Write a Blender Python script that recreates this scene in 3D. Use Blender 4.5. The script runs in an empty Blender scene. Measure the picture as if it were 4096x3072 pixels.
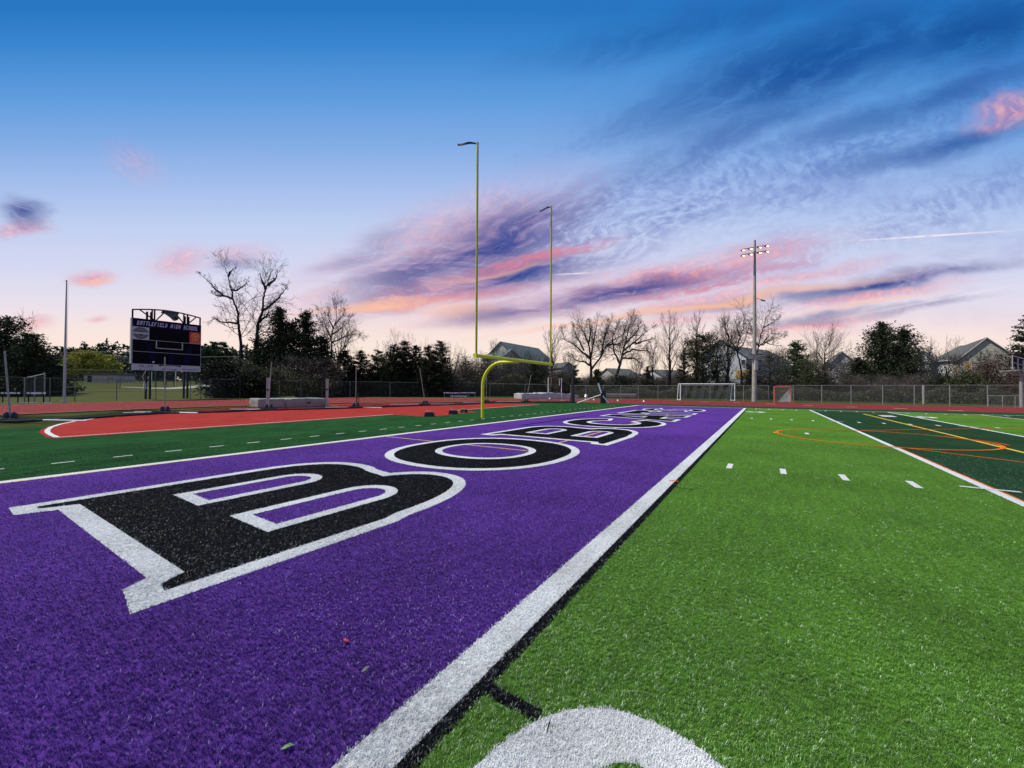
import bpy, bmesh, math, random
import numpy as np
from mathutils import Vector, Matrix
from mathutils.geometry import tessellate_polygon

sc = bpy.context.scene
COL = sc.collection
R = math.radians

# ------------------------------------------------------------------ camera
# World: X runs along the goal line towards the far sideline, Y from the field towards the end line, Z up.
FOC = 1538.0                      # focal length in pixels of a 4096 px wide picture
TH, ROLL, PITCH, CAMH = R(33.3), R(0.3), math.atan(18.7 / 1538), 1.6
cT, sT = math.cos(TH), math.sin(TH)
cam_d = bpy.data.cameras.new("camera")
cam_d.sensor_width = 36
cam_d.lens = FOC / 4096 * 36
cam_d.clip_start = 0.05
cam_d.clip_end = 3000
cam = bpy.data.objects.new("camera", cam_d)
COL.objects.link(cam)
fwd = Vector((cT * math.cos(PITCH), sT * math.cos(PITCH), math.sin(PITCH)))
rgt = Vector((sT, -cT, 0))
upv = rgt.cross(fwd)
# turn about the view axis so that upright things lean a little to the right
r2 = rgt * math.cos(ROLL) + upv * math.sin(ROLL)
u2 = upv * math.cos(ROLL) - rgt * math.sin(ROLL)
m = Matrix((r2, u2, -fwd)).transposed().to_4x4()
m.translation = Vector((0, 0, CAMH))
cam.matrix_world = m
sc.camera = cam

# ------------------------------------------------------------------ colour management
sc.view_settings.view_transform = 'Standard'
sc.view_settings.look = 'None'
sc.view_settings.exposure = 0
sc.view_settings.gamma = 1
sc.view_settings.use_curve_mapping = False
sc.render.engine = 'CYCLES'
sc.cycles.transparent_max_bounces = 24
sc.cycles.max_bounces = 6


def lin(r, g, b, k=1.0):
    def f(c):
        c = c / 255
        return (c / 12.92 if c <= 0.04045 else ((c + 0.055) / 1.055) ** 2.4) * k
    return (f(r), f(g), f(b), 1)


class N:
    """small node-graph helper"""
    def __init__(s, tree):
        s.t = tree

    def node(s, typ, **kw):
        n = s.t.nodes.new(typ)
        for k, v in kw.items():
            setattr(n, k, v)
        return n

    def put(s, sock, v):
        if hasattr(v, 'links') or isinstance(v, bpy.types.NodeSocket):
            s.t.links.new(v, sock)
        else:
            if isinstance(v, (tuple, list)) and sock.type == 'VECTOR':
                v = v[:3]
            sock.default_value = v

    def math(s, op, a, b=0.0, c=None, clamp=False):
        n = s.node('ShaderNodeMath', operation=op, use_clamp=clamp)
        s.put(n.inputs[0], a)
        s.put(n.inputs[1], b)
        if c is not None:
            s.put(n.inputs[2], c)
        return n.outputs[0]

    def vmath(s, op, a, b=(0, 0, 0)):
        n = s.node('ShaderNodeVectorMath', operation=op)
        s.put(n.inputs[0], a)
        if op not in ('LENGTH', 'NORMALIZE'):
            s.put(n.inputs[1], b)
        return n.outputs['Value'] if op in ('LENGTH', 'DOT_PRODUCT', 'DISTANCE') else n.outputs[0]

    def noise(s, vec, scale, detail=2.0, rough=0.5, dist=0.0, col=False):
        n = s.node('ShaderNodeTexNoise')
        s.put(n.inputs['Vector'], vec)
        n.inputs['Scale'].default_value = scale
        n.inputs['Detail'].default_value = detail
        n.inputs['Roughness'].default_value = rough
        n.inputs['Distortion'].default_value = dist
        return n.outputs['Color' if col else 'Fac']

    def mapping(s, vec, loc=(0, 0, 0), rot=(0, 0, 0), scale=(1, 1, 1), typ='POINT'):
        n = s.node('ShaderNodeMapping', vector_type=typ)
        s.put(n.inputs['Vector'], vec)
        n.inputs['Location'].default_value = loc
        n.inputs['Rotation'].default_value = rot
        n.inputs['Scale'].default_value = scale
        return n.outputs[0]

    def rng(s, v, a, b, c=0.0, d=1.0, smooth=True):
        n = s.node('ShaderNodeMapRange', interpolation_type='SMOOTHSTEP' if smooth else 'LINEAR')
        s.put(n.inputs[0], v)
        n.inputs[1].default_value = a
        n.inputs[2].default_value = b
        n.inputs[3].default_value = c
        n.inputs[4].default_value = d
        return n.outputs[0]

    def mix(s, f, a, b, mode='MIX'):
        n = s.node('ShaderNodeMix', data_type='RGBA', blend_type=mode)
        s.put(n.inputs[0], f)
        s.put(n.inputs[6], a)
        s.put(n.inputs[7], b)
        return n.outputs[2]

    def ramp(s, f, stops):
        n = s.node('ShaderNodeValToRGB')
        s.put(n.inputs[0], f)
        e = n.color_ramp.elements
        while len(e) < len(stops):
            e.new(0.5)
        for i, (p, c) in enumerate(stops):
            e[i].position = p
            e[i].color = c
        return n.outputs[0]


# ------------------------------------------------------------------ world: evening sky with streaked clouds
world = bpy.data.worlds.new("World")
sc.world = world
world.use_nodes = True
wt = world.node_tree
wt.nodes.clear()
W = N(wt)
out = W.node('ShaderNodeOutputWorld')
bg = W.node('ShaderNodeBackground')
wt.links.new(bg.outputs[0], out.inputs[0])
tc = W.node('ShaderNodeTexCoord').outputs['Generated']
df = W.vmath('DOT_PRODUCT', tc, (cT, sT, 0))
dr = W.vmath('DOT_PRODUCT', tc, (sT, -cT, 0))
sep = W.node('ShaderNodeSeparateXYZ')
W.put(sep.inputs[0], tc)
dz = sep.outputs[2]
hl = W.math('SQRT', W.math('SUBTRACT', 1.0, W.math('MULTIPLY', dz, dz)))
den = W.math('MAXIMUM', W.math('MAXIMUM', df, W.math('MULTIPLY', hl, 0.58)), 0.02)
su = W.math('DIVIDE', dr, den)
sv = W.math('DIVIDE', dz, den)
comb = W.node('ShaderNodeCombineXYZ')
W.put(comb.inputs[0], su)
W.put(comb.inputs[1], sv)
SP = comb.outputs[0]


def vc(x, y):                      # a point of the 2212 px wide view as slope coordinates on the sky
    return ((x - 1106) / 830.6, (840 - y) / 830.6)


sky_stops = [(0, (254, 235, 213)), (0.08, (253, 233, 217)), (0.15, (249, 229, 224)), (0.22, (232, 224, 237)),
             (0.30, (215, 217, 241)), (0.42, (192, 208, 241)), (0.53, (164, 190, 236)), (0.64, (130, 172, 229)),
             (0.76, (95, 156, 222)), (0.90, (58, 134, 208)), (1.0, (40, 118, 194))]
base = W.ramp(W.math('MULTIPLY', sv, 1.0, clamp=True), [(p, lin(*c)) for p, c in sky_stops])

# domain warp
wn = W.noise(W.mapping(SP, rot=(0, 0, R(-16)), scale=(1.6, 5.0, 1)), 1.6, 4, 0.55, col=True)
wv = W.vmath('MULTIPLY', W.vmath('SUBTRACT', wn, (0.5, 0.5, 0.5)), (0.16, 0.10, 0))
PW = W.vmath('ADD', SP, wv)
# streak and ripple textures
# cloud bands fan out from a point low in the sky (parallel bands seen in perspective)
vpx, vpy = vc(640, 745)
rel = W.vmath('SUBTRACT', PW, (vpx, vpy, 0))
sp_ = W.node('ShaderNodeSeparateXYZ')
W.put(sp_.inputs[0], rel)
ang_ = W.math('ARCTAN2', sp_.outputs[1], sp_.outputs[0])
rad_ = W.vmath('LENGTH', rel)


def fan(kr, ka):
    cb_ = W.node('ShaderNodeCombineXYZ')
    W.put(cb_.inputs[0], W.math('MULTIPLY', rad_, kr))
    W.put(cb_.inputs[1], W.math('MULTIPLY', ang_, ka))
    return cb_.outputs[0]


stA = W.noise(W.mapping(PW, rot=(0, 0, R(-13)), scale=(2.0, 13.0, 1)), 2.2, 6, 0.62)
stB = W.noise(fan(1.7, 8.0), 2.2, 6, 0.62)
st = W.mix(W.rng(rad_, 0.25, 0.8, 0.15, 0.9), stA, stB)
ripA = W.noise(W.mapping(PW, rot=(0, 0, R(24)), scale=(15, 34.0, 1)), 2.0, 3, 0.6, 0.35)
ripB = W.noise(fan(19.0, 30.0), 2.0, 3, 0.55, 0.25)
rip = W.mix(W.rng(rad_, 0.3, 0.8), ripA, ripB)


def blob(cx, cy, a, b, ang, amp=1.0, warp=True, soft=0.0):
    u, v = vc(cx, cy)
    mp = W.mapping(PW if warp else SP, loc=(u, v, 0), rot=(0, 0, R(ang)), scale=(a / 830.6 * 1.35, b / 830.6 * 1.5, 1), typ='TEXTURE')
    ln = W.vmath('LENGTH', mp)
    return W.rng(ln, 1.0, soft, 0.0, amp)


def total(bl):
    acc = None
    for b in bl:
        q = blob(*b)
        acc = q if acc is None else W.math('MAXIMUM', acc, q)
    return acc


body = total([(1065, 525, 260, 72, 24, 1.0), (1110, 592, 230, 36, 12, 1.0), (900, 590, 220, 60, 20, 0.85), (1140, 480, 170, 40, 22, 0.95),
              (1330, 628, 300, 27, 10, 1.0), (1120, 668, 200, 26, 8, 0.75), (1910, 610, 320, 21, 9, 1.0),
              (1560, 655, 240, 14, 9, 0.75), (1770, 682, 160, 11, 8, 0.6), (1980, 660, 170, 10, 8, 0.5),
              (45, 462, 60, 36, -12, 0.9), (510, 570, 60, 20, 8, 0.45), (780, 545, 130, 34, 24, 0.45)])
ripm = total([(1480, 430, 330, 62, 31, 0.95), (1850, 330, 520, 85, 19, 0.75), (2050, 440, 330, 60, 17, 0.75),
              (1250, 520, 210, 60, 24, 0.95), (1650, 560, 330, 50, 16, 0.65), (2100, 200, 300, 60, 20, 0.7),
              (1500, 330, 430, 60, 30, 0.7), (1400, 250, 330, 50, 20, 0.35), (1950, 480, 420, 50, 15, .6), (1250, 470, 260, 60, 28, .9)])
pink = total([(1120, 560, 210, 20, 14, 1.0), (930, 630, 230, 32, 13, 1.0), (1450, 592, 400, 36, 12, 1.0), (980, 520, 330, 90, 22, 0.6), (1200, 640, 400, 50, 9, 0.6),
              (1600, 625, 330, 16, 11, 0.8), (1880, 640, 250, 13, 8, 0.85), (760, 560, 190, 50, 22, 0.3),
              (390, 565, 75, 34, 10, 0.55), (190, 592, 60, 20, 6, 0.9), (510, 548, 80, 26, 8, 0.5),
              (80, 695, 50, 20, 0, 0.6), (212, 686, 24, 9, 0, 0.6), (30, 500, 90, 20, 6, 0.7),
              (2170, 235, 90, 34, 16, 0.9), (1700, 720, 330, 14, 8, 0.15), (1480, 690, 150, 12, 9, 0.65),
              (285, 350, 40, 60, 70, 0.25), (1750, 696, 180, 9, 7, 0.8), (700, 640, 160, 30, 14, 0.35)])
glow = total([(830, 662, 200, 9, 5, 1.0), (1500, 662, 460, 11, 9, 0.95), (1880, 655, 200, 6, 8, 0.6),
              (990, 668, 90, 14, 2, 0.55), (1060, 588, 150, 6, 12, 0.5), (195, 600, 50, 8, 6, 0.7)])
high = total([(1760, 130, 480, 85, 17, 1.0), (1500, 50, 420, 50, 12, 0.5), (2120, 50, 300, 80, 16, 0.95), (2060, 300, 300, 34, 16, 0.8), (1650, 250, 420, 40, 22, 0.6), (2000, 210, 360, 30, 18, .7)])

stm = W.rng(st, 0.34, 0.62)
stm2 = W.rng(st, 0.30, 0.55, 0.45, 1.0)
ripv = W.math('MULTIPLY', W.rng(rip, 0.30, 0.66), W.rng(st, 0.28, 0.55, 0.35, 1.0))
# soft high veil of lavender streaks over the right half
veil = W.math('MULTIPLY', W.math('MULTIPLY', W.rng(st, 0.42, 0.70), W.rng(su, -0.2, 0.9)), W.rng(sv, 0.05, 0.35, 0.10, 0.55))
c = W.mix(W.math('MULTIPLY', veil, 0.75), base, W.ramp(sv, [(0, lin(228, 196, 206)), (0.25, lin(190, 178, 214)), (0.5, lin(128, 152, 212)), (0.9, lin(52, 98, 178))]))
c = W.mix(W.math('MULTIPLY', high, stm2), c, lin(24, 84, 158))
rc = W.ramp(sv, [(0.0, lin(196, 150, 186)), (0.30, lin(146, 138, 196)), (0.45, lin(118, 135, 198)), (0.65, lin(88, 124, 194)), (0.85, lin(60, 108, 184))])
c = W.mix(W.math('MULTIPLY', W.math('MULTIPLY', ripm, ripv), 0.85), c, rc)
bc = W.mix(W.rng(st, 0.35, 0.6), lin(112, 92, 158), lin(50, 76, 148))
pk = W.mix(W.rng(rip, 0.35, 0.65), lin(206, 122, 156), lin(246, 178, 182))
c = W.mix(W.math('MULTIPLY', W.math('MULTIPLY', pink, W.rng(rip, 0.25, 0.6, 0.45, 1.0)), stm2), c, pk)
c = W.mix(W.math('MULTIPLY', W.math('MULTIPLY', body, stm2), W.rng(rip, 0.2, 0.5, 0.72, 1.0), clamp=True), c, bc)
c = W.mix(W.math('MULTIPLY', glow, W.rng(st, 0.3, 0.5, 0.3, 0.9)), c, lin(255, 196, 166))
pink2 = total([(1150, 553, 190, 12, 13, .8), (1040, 585, 120, 8, 12, .6), (1000, 640, 160, 12, 10, .7), (1530, 612, 260, 12, 12, .7)])
c = W.mix(W.math('MULTIPLY', pink2, W.rng(rip, 0.3, 0.6, 0.25, 1.0)), c, lin(216, 130, 152))
# vapour trails
ct = W.math('MAXIMUM', blob(2020, 503, 190, 2.2, 4.0, 0.95, False), W.math('MAXIMUM', blob(1240, 590, 45, 1.8, 3, 0.85, False), blob(2040, 640, 260, 3.0, 11, 0.35, False)))
c = W.mix(W.math('MULTIPLY', ct, W.rng(W.noise(W.mapping(SP, scale=(9, 9, 1)), 3.0), 0.3, 0.5, 0.3, 1)), c, lin(252, 236, 240))
# below the horizon: plain ground tone
c = W.mix(W.rng(dz, -0.02, -0.002, 1.0, 0.0), c, (0.10, 0.11, 0.08, 1))
wt.links.new(c, bg.inputs[0])
bg.inputs[1].default_value = 1.0

# ------------------------------------------------------------------ sun
SUN_AZ, SUN_EL = R(122), R(56)
sd = bpy.data.lights.new("sun", 'SUN')
sd.energy = 4.8
sd.angle = R(0.55)
sd.color = (1.0, 0.95, 0.82)
sun = bpy.data.objects.new("sun", sd)
COL.objects.link(sun)
dirv = Vector((math.cos(SUN_AZ) * math.cos(SUN_EL), math.sin(SUN_AZ) * math.cos(SUN_EL), math.sin(SUN_EL)))
sun.rotation_euler = dirv.to_track_quat('Z', 'Y').to_euler()
sun.location = (0, 0, 60)


# ------------------------------------------------------------------ survey helpers (bearing and distance -> place)
def ray(px, py):
    x, y = px - 2048, 1536 - py
    xr = x * math.cos(ROLL) - y * math.sin(ROLL)
    yr = x * math.sin(ROLL) + y * math.cos(ROLL)
    f = FOC * math.cos(PITCH) - yr * math.sin(PITCH)
    u = FOC * math.sin(PITCH) + yr * math.cos(PITCH)
    return (xr * sT + f * cT, -xr * cT + f * sT, u, f, xr)


def GP(px, py, z=0.0):             # point on the ground
    d = ray(px, py)
    t = (z - CAMH) / d[2]
    return (d[0] * t, d[1] * t)


def AT(px, w):                     # point at bearing px and depth w
    d = ray(px, 1555)
    t = w / d[3]
    return (d[0] * t, d[1] * t)


def HZ(px, py, w):                 # height above ground at that bearing, row and depth
    d = ray(px, py)
    return CAMH + d[2] * w / d[3]


# ------------------------------------------------------------------ object helpers
def tag(o, label=None, cat=None, group=None, kind=None):
    if label:
        o['label'] = label
    if cat:
        o['category'] = cat
    if group:
        o['group'] = group
    if kind:
        o['kind'] = kind
    return o


def link(name, me, parent=None, mat=None):
    o = bpy.data.objects.new(name, me)
    COL.objects.link(o)
    if mat is not None and me is not None:
        me.materials.clear()
        for mm in (mat if isinstance(mat, (list, tuple)) else [mat]):
            me.materials.append(mm)
    if parent is not None:
        o.parent = parent
    return o


def empty(name, loc=(0, 0, 0), rz=0.0, **k):
    o = bpy.data.objects.new(name, None)
    o.empty_display_size = 0.3
    COL.objects.link(o)
    o.location = loc
    o.rotation_euler = (0, 0, rz)
    tag(o, **k)
    return o


def copy_thing(root, loc, rz=None, label=None):
    r = root.copy()
    COL.objects.link(r)
    r.location = loc
    if rz is not None:
        r.rotation_euler = (0, 0, rz)
    if label:
        r['label'] = label
    for ch in list(root.children):
        q = ch.copy()
        COL.objects.link(q)
        q.parent = r
        for g in list(ch.children):
            h = g.copy()
            COL.objects.link(h)
            h.parent = q
    return r


class MB:
    def __init__(s):
        s.v = []
        s.f = []
        s.sm = []

    def add(s, vs, fs, smooth=False):
        n = len(s.v)
        s.v.extend([tuple(q) for q in vs])
        s.f.extend([tuple(i + n for i in f) for f in fs])
        s.sm.extend([smooth] * len(fs))
        return s

    def box(s, c, d, rot=None):
        hx, hy, hz = d[0] / 2, d[1] / 2, d[2] / 2
        vs = [Vector((x, y, z)) for x in (-hx, hx) for y in (-hy, hy) for z in (-hz, hz)]
        if rot is not None:
            vs = [rot @ q for q in vs]
        vs = [q + Vector(c) for q in vs]
        return s.add(vs, [(0, 1, 3, 2), (4, 6, 7, 5), (0, 4, 5, 1), (2, 3, 7, 6), (0, 2, 6, 4), (1, 5, 7, 3)])

    def tube(s, pts, rad, n=10, cap=True):
        pts = [Vector(p) for p in pts]
        if not isinstance(rad, (list, tuple)):
            rad = [rad] * len(pts)
        rings = []
        prev = None
        for i, p in enumerate(pts):
            if i == 0:
                t = pts[1] - p
            elif i == len(pts) - 1:
                t = p - pts[i - 1]
            else:
                t = (pts[i + 1] - p).normalized() + (p - pts[i - 1]).normalized()
            t.normalize()
            if prev is None:
                a = Vector((0, 0, 1)) if abs(t.z) < 0.9 else Vector((1, 0, 0))
                e1 = t.cross(a).normalized()
            else:
                e1 = (prev - t * prev.dot(t)).normalized()
            prev = e1
            e2 = t.cross(e1)
            rings.append([p + (e1 * math.cos(2 * math.pi * k / n) + e2 * math.sin(2 * math.pi * k / n)) * rad[i] for k in range(n)])
        vs = [q for r_ in rings for q in r_]
        fs = []
        for i in range(len(pts) - 1):
            for k in range(n):
                a, b = i * n + k, i * n + (k + 1) % n
                fs.append((a, b, b + n, a + n))
        s.add(vs, fs, True)
        if cap:
            s.add(rings[0], [tuple(range(n))[::-1]])
            s.add(rings[-1], [tuple(range(n))])
        return s

    def prism(s, pts, y0, y1):      # outline in x,z extruded along y
        n = len(pts)
        vs = [(p[0], y0, p[1]) for p in pts] + [(p[0], y1, p[1]) for p in pts]
        fs = [tuple(range(n)), tuple(range(2 * n - 1, n - 1, -1))]
        fs += [(i, i + n, (i + 1) % n + n, (i + 1) % n) for i in range(n)]
        return s.add(vs, fs)

    def mesh(s, name):
        me = bpy.data.meshes.new(name)
        me.from_pydata([tuple(q) for q in s.v], [], s.f)
        me.polygons.foreach_set('use_smooth', s.sm)
        bm = bmesh.new()
        bm.from_mesh(me)
        bmesh.ops.recalc_face_normals(bm, faces=bm.faces)
        bm.to_mesh(me)
        bm.free()
        return me

    def build(s, name, mat, parent=None, bevel=0.0):
        o = link(name, s.mesh(name), parent, mat)
        if bevel:
            b = o.modifiers.new('bevel', 'BEVEL')
            b.width = bevel
            b.segments = 2
            b.limit_method = 'ANGLE'
        return o


def flat(name, loops, z, mat, parent=None, kind=None):
    """flat sheet; loops = [outer, hole, hole...] of (x, y)"""
    lv = [[Vector((p[0], p[1], 0)) for p in lp] for lp in loops]
    vs = [(p[0], p[1], z) for lp in loops for p in lp]
    tris = tessellate_polygon(lv)
    me = bpy.data.meshes.new(name)
    fs = []
    for a, b, c_ in tris:
        pa, pb, pc = vs[a], vs[b], vs[c_]
        cr = (pb[0] - pa[0]) * (pc[1] - pa[1]) - (pb[1] - pa[1]) * (pc[0] - pa[0])
        fs.append((a, b, c_) if cr > 0 else (a, c_, b))
    me.from_pydata(vs, [], fs)
    o = link(name, me, parent, mat)
    if kind:
        o['kind'] = kind
    return o


def rect(x0, y0, x1, y1):
    return [(x0, y0), (x1, y0), (x1, y1), (x0, y1)]


def strip(pts, w, jit=0.0, closed=False):
    """centre line -> outline polygon of width w"""
    P = [Vector((p[0], p[1])) for p in pts]
    L, Rr = [], []
    for i, p in enumerate(P):
        if closed:
            t = P[(i + 1) % len(P)] - P[i - 1]
        else:
            t = P[min(i + 1, len(P) - 1)] - P[max(i - 1, 0)]
        t.normalize()
        n = Vector((-t.y, t.x))
        L.append(p + n * w / 2)
        Rr.append(p - n * w / 2)
    return L, Rr


def strip_obj(name, pts, w, z, mat, parent=None, closed=False):
    L, Rr = strip(pts, w, closed=closed)
    n = len(L)
    vs = [(p.x, p.y, z) for p in L] + [(p.x, p.y, z) for p in Rr]
    fs = [(i, i + n, (i + 1) % n + n, (i + 1) % n) for i in range(n if closed else n - 1)]
    me = bpy.data.meshes.new(name)
    me.from_pydata(vs, [], fs)
    return link(name, me, parent, mat)


# ------------------------------------------------------------------ materials
def new_mat(name):
    mt = bpy.data.materials.new(name)
    mt.use_nodes = True
    g = N(mt.node_tree)
    b = mt.node_tree.nodes['Principled BSDF']
    return mt, g, b


def plain(name, col, rough=0.5, metal=0.0, var=0.12, scale=6.0, bump=0.0, spec=0.5):
    mt, g, b = new_mat(name)
    o = g.node('ShaderNodeTexCoord').outputs['Object']
    n = g.noise(o, scale, 5, 0.6)
    f = g.rng(n, 0.3, 0.7)
    c1 = tuple(max(0, q * (1 - var)) for q in col[:3]) + (1,)
    c2 = tuple(min(1, q * (1 + var)) for q in col[:3]) + (1,)
    g.put(b.inputs['Base Color'], g.mix(f, c1, c2))
    g.put(b.inputs['Roughness'], g.rng(n, 0.2, 0.8, max(0.05, rough - 0.08), min(1, rough + 0.08)))
    b.inputs['Metallic'].default_value = metal
    b.inputs['Specular IOR Level'].default_value = spec
    if bump:
        bp = g.node('ShaderNodeBump')
        bp.inputs['Strength'].default_value = bump
        bp.inputs['Distance'].default_value = 0.01
        g.put(bp.inputs['Height'], g.noise(o, scale * 6, 4))
        g.put(b.inputs['Normal'], bp.outputs[0])
    return mt


def turf(name, col, dark=0.55, light=1.5, fleck=(0.6, 0.6, 0.6), fl=0.15, streak=1.0):
    mt, g, b = new_mat(name)
    o = g.node('ShaderNodeTexCoord').outputs['Object']
    fine = g.noise(o, 110, 3, 0.7)
    mid = g.noise(g.mapping(o, scale=(1, 1.5, 1)), 22, 4, 0.75)
    sweep = g.noise(g.mapping(o, rot=(0, 0, R(57)), scale=(0.6, 5, 1)), 2.4, 5, 0.65)
    big = g.noise(o, 0.55, 3)
    f = g.math('ADD', g.math('MULTIPLY', fine, 0.5), g.math('MULTIPLY', mid, 0.5))
    f = g.math('ADD', f, g.math('MULTIPLY', g.math('SUBTRACT', sweep, 0.5), 0.35 * streak))
    f = g.math('ADD', f, g.math('MULTIPLY', g.math('SUBTRACT', big, 0.5), 0.30))
    f = g.rng(f, 0.36, 0.66, smooth=False)
    c1 = tuple(q * dark for q in col) + (1,)
    c2 = tuple(min(1, q * light) for q in col) + (1,)
    cc = g.mix(f, c1, c2)
    fk = g.rng(g.noise(g.mapping(o, loc=(3, 7, 0)), 130, 2, 0.8), 0.66, 0.74, 0, fl * .7)
    cc = g.mix(fk, cc, tuple(fleck) + (1,))
    g.put(b.inputs['Base Color'], cc)
    b.inputs['Roughness'].default_value = 0.9
    b.inputs['Specular IOR Level'].default_value = 0.02
    bp = g.node('ShaderNodeBump')
    bp.inputs['Strength'].default_value = 0.8
    bp.inputs['Distance'].default_value = 0.02
    g.put(bp.inputs['Height'], g.math('ADD', fine, mid))
    g.put(b.inputs['Normal'], bp.outputs[0])
    return mt


def blade(name, col, var=0.5, pale=(0.55, 0.6, 0.6), pale_f=0.05, spec=0.35, rough=0.36):
    mt, g, b = new_mat(name)
    rnd = g.node('ShaderNodeObjectInfo').outputs['Random']
    c1 = tuple(q * (1 - var) for q in col) + (1,)
    c2 = tuple(min(1, q * (1 + var)) for q in col) + (1,)
    cc = g.mix(rnd, c1, c2)
    cc = g.mix(g.rng(rnd, 1 - pale_f, 1 - pale_f * 0.6, 0, 0.8), cc, tuple(pale) + (1,))
    o = g.node('ShaderNodeTexCoord')
    geo = g.node('ShaderNodeNewGeometry').outputs['Position']
    big = g.rng(g.noise(geo, 0.9, 4), 0.33, 0.67, 0.74, 1.2)
    cc = g.vmath('MULTIPLY', cc, big)
    g.put(b.inputs['Base Color'], cc)
    b.inputs['Roughness'].default_value = rough
    b.inputs['Specular IOR Level'].default_value = spec
    return mt


C_LG = (0.076, 0.178, 0.020)
C_DG = (0.015, 0.062, 0.017)
C_PU = (0.088, 0.032, 0.215)
C_BK = (0.006, 0.0065, 0.008)
C_WH = (0.60, 0.60, 0.59)
M = {}
M['turf_light'] = turf('turf_light', C_LG, 0.6, 1.45, (0.5, 0.7, 0.4), 0.12)
M['turf_dark'] = turf('turf_dark', C_DG, 0.45, 1.8, (0.35, 0.5, 0.35), 0.22, 2.4)
M['turf_far_dark'] = turf('turf_far_dark', (0.017, 0.048, 0.020), 0.6, 1.5, (0.35, 0.5, 0.35), 0.10)
M['turf_purple'] = turf('turf_purple', C_PU, 0.6, 1.5, (0.55, 0.5, 0.75), 0.16)
M['turf_black'] = turf('turf_black', (0.0045, 0.005, 0.006), 0.5, 1.8, (0.35, 0.38, 0.42), 0.10)
M['turf_white'] = turf('turf_white', C_WH, 0.72, 1.22, (0.8, 0.8, 0.8), 0.1)
M['line_white'] = turf('line_white', (0.64, 0.64, 0.62), 0.85, 1.15, (0.8, 0.8, 0.8), 0.05)
M['line_tan'] = turf('line_tan', (0.62, 0.46, 0.27), 0.85, 1.15, (0.8, 0.8, 0.8), 0.05)
M['line_orange'] = turf('line_orange', (0.80, 0.16, 0.015), 0.85, 1.1, (0.8, 0.5, 0.3), 0.05)
M['line_yellow'] = turf('line_yellow', (0.72, 0.47, 0.07), 0.85, 1.1, (0.8, 0.7, 0.4), 0.05)
M['line_pink'] = turf('line_pink', (0.36, 0.16, 0.42), 0.85, 1.1, (0.8, 0.5, 0.5), 0.05)


def rubber(name, col):
    mt, g, b = new_mat(name)
    o = g.node('ShaderNodeTexCoord').outputs['Object']
    f = g.math('ADD', g.math('MULTIPLY', g.noise(o, 60, 3, 0.7), 0.55), g.math('MULTIPLY', g.noise(o, 0.8, 5, 0.6), 0.45))
    f = g.rng(f, 0.35, 0.65)
    g.put(b.inputs['Base Color'], g.mix(f, tuple(q * 0.78 for q in col) + (1,), tuple(q * 1.2 for q in col) + (1,)))
    b.inputs['Roughness'].default_value = 0.95
    b.inputs['Specular IOR Level'].default_value = 0.03
    bp = g.node('ShaderNodeBump')
    bp.inputs['Strength'].default_value = 0.5
    bp.inputs['Distance'].default_value = 0.004
    g.put(bp.inputs['Height'], g.noise(o, 90, 2))
    g.put(b.inputs['Normal'], bp.outputs[0])
    return mt


M['track'] = rubber('track_rubber', (0.195, 0.030, 0.032))
M['apron'] = rubber('apron_rubber', (0.30, 0.030, 0.024))
M['grass'] = turf('lawn_grass', (0.052, 0.066, 0.018), 0.55, 1.5, (0.3, 0.32, 0.1), 0.1, 2.0)
M['lawn'] = turf('baseball_lawn', (0.080, 0.086, 0.028), 0.6, 1.45, (0.3, 0.32, 0.1), 0.1, 2.0)
M['path'] = plain('path_gravel', (0.30, 0.27, 0.20), 0.9, var=0.2, scale=3)
M['yellow'] = plain('yellow_paint', (0.60, 0.60, 0.010), 0.5, var=0.04, scale=1.0)
M['yellow_shaded'] = plain('shaded_yellow_paint', (0.40, 0.40, 0.03), 0.6, var=0.04, scale=1.0)  # darker copy of the post yellow; the uprights' unlit look put into the colour
M['alu'] = plain('aluminium', (0.34, 0.355, 0.335), 0.5, 0.15, 0.12, 5)
M['galv'] = plain('galvanised_steel', (0.24, 0.24, 0.225), 0.6, 0.1, 0.2, 8)
M['galv_dark'] = plain('weathered_green_steel', (0.085, 0.105, 0.085), 0.6, 0.1, 0.2, 8)
M['concrete'] = plain('concrete_pole', (0.30, 0.285, 0.25), 0.8, var=0.18, scale=1.2, bump=0.3)
M['black'] = plain('black_rubber', (0.010, 0.010, 0.012), 0.5, var=0.3)
M['blackpaint'] = plain('black_frame_paint', (0.006, 0.006, 0.014), 0.6, var=0.3, spec=0.15)
M['white'] = plain('white_paint', (0.74, 0.75, 0.76), 0.45, var=0.06)
M['vinyl'] = plain('grey_vinyl', (0.20, 0.205, 0.19), 0.55, var=0.18, scale=1.6, bump=0.4)
M['vinyl_lit_top'] = plain('sunlit_vinyl_top', (0.46, 0.48, 0.50), 0.55, var=0.10, scale=1.6, bump=0.4)  # brighter copy of the mat vinyl, sunlight on the top put into its colour
M['cover'] = plain('white_cover_sheet', (0.36, 0.375, 0.37), 0.6, var=0.12, scale=1.0, bump=0.4)
M['orange'] = plain('orange_paint', (0.52, 0.13, 0.055), 0.5)
M['board'] = plain('scoreboard_black', (0.003, 0.003, 0.006), 0.7, var=0.3, spec=0.08)
M['navy'] = plain('scoreboard_navy', (0.007, 0.004, 0.028), 0.7, var=0.2, spec=0.08)
M['adwhite'] = plain('sign_white', (0.42, 0.42, 0.44), 0.5, var=0.05)
M['trim'] = plain('sign_trim', (0.38, 0.38, 0.38), 0.5, var=0.05)
M['adgrey'] = plain('sign_grey', (0.045, 0.05, 0.062), 0.5, var=0.05)
M['adblue'] = plain('sign_blue', (0.015, 0.03, 0.12), 0.5, var=0.05)
M['adred'] = plain('sign_red', (0.50, 0.015, 0.022), 0.5, var=0.05)
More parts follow.
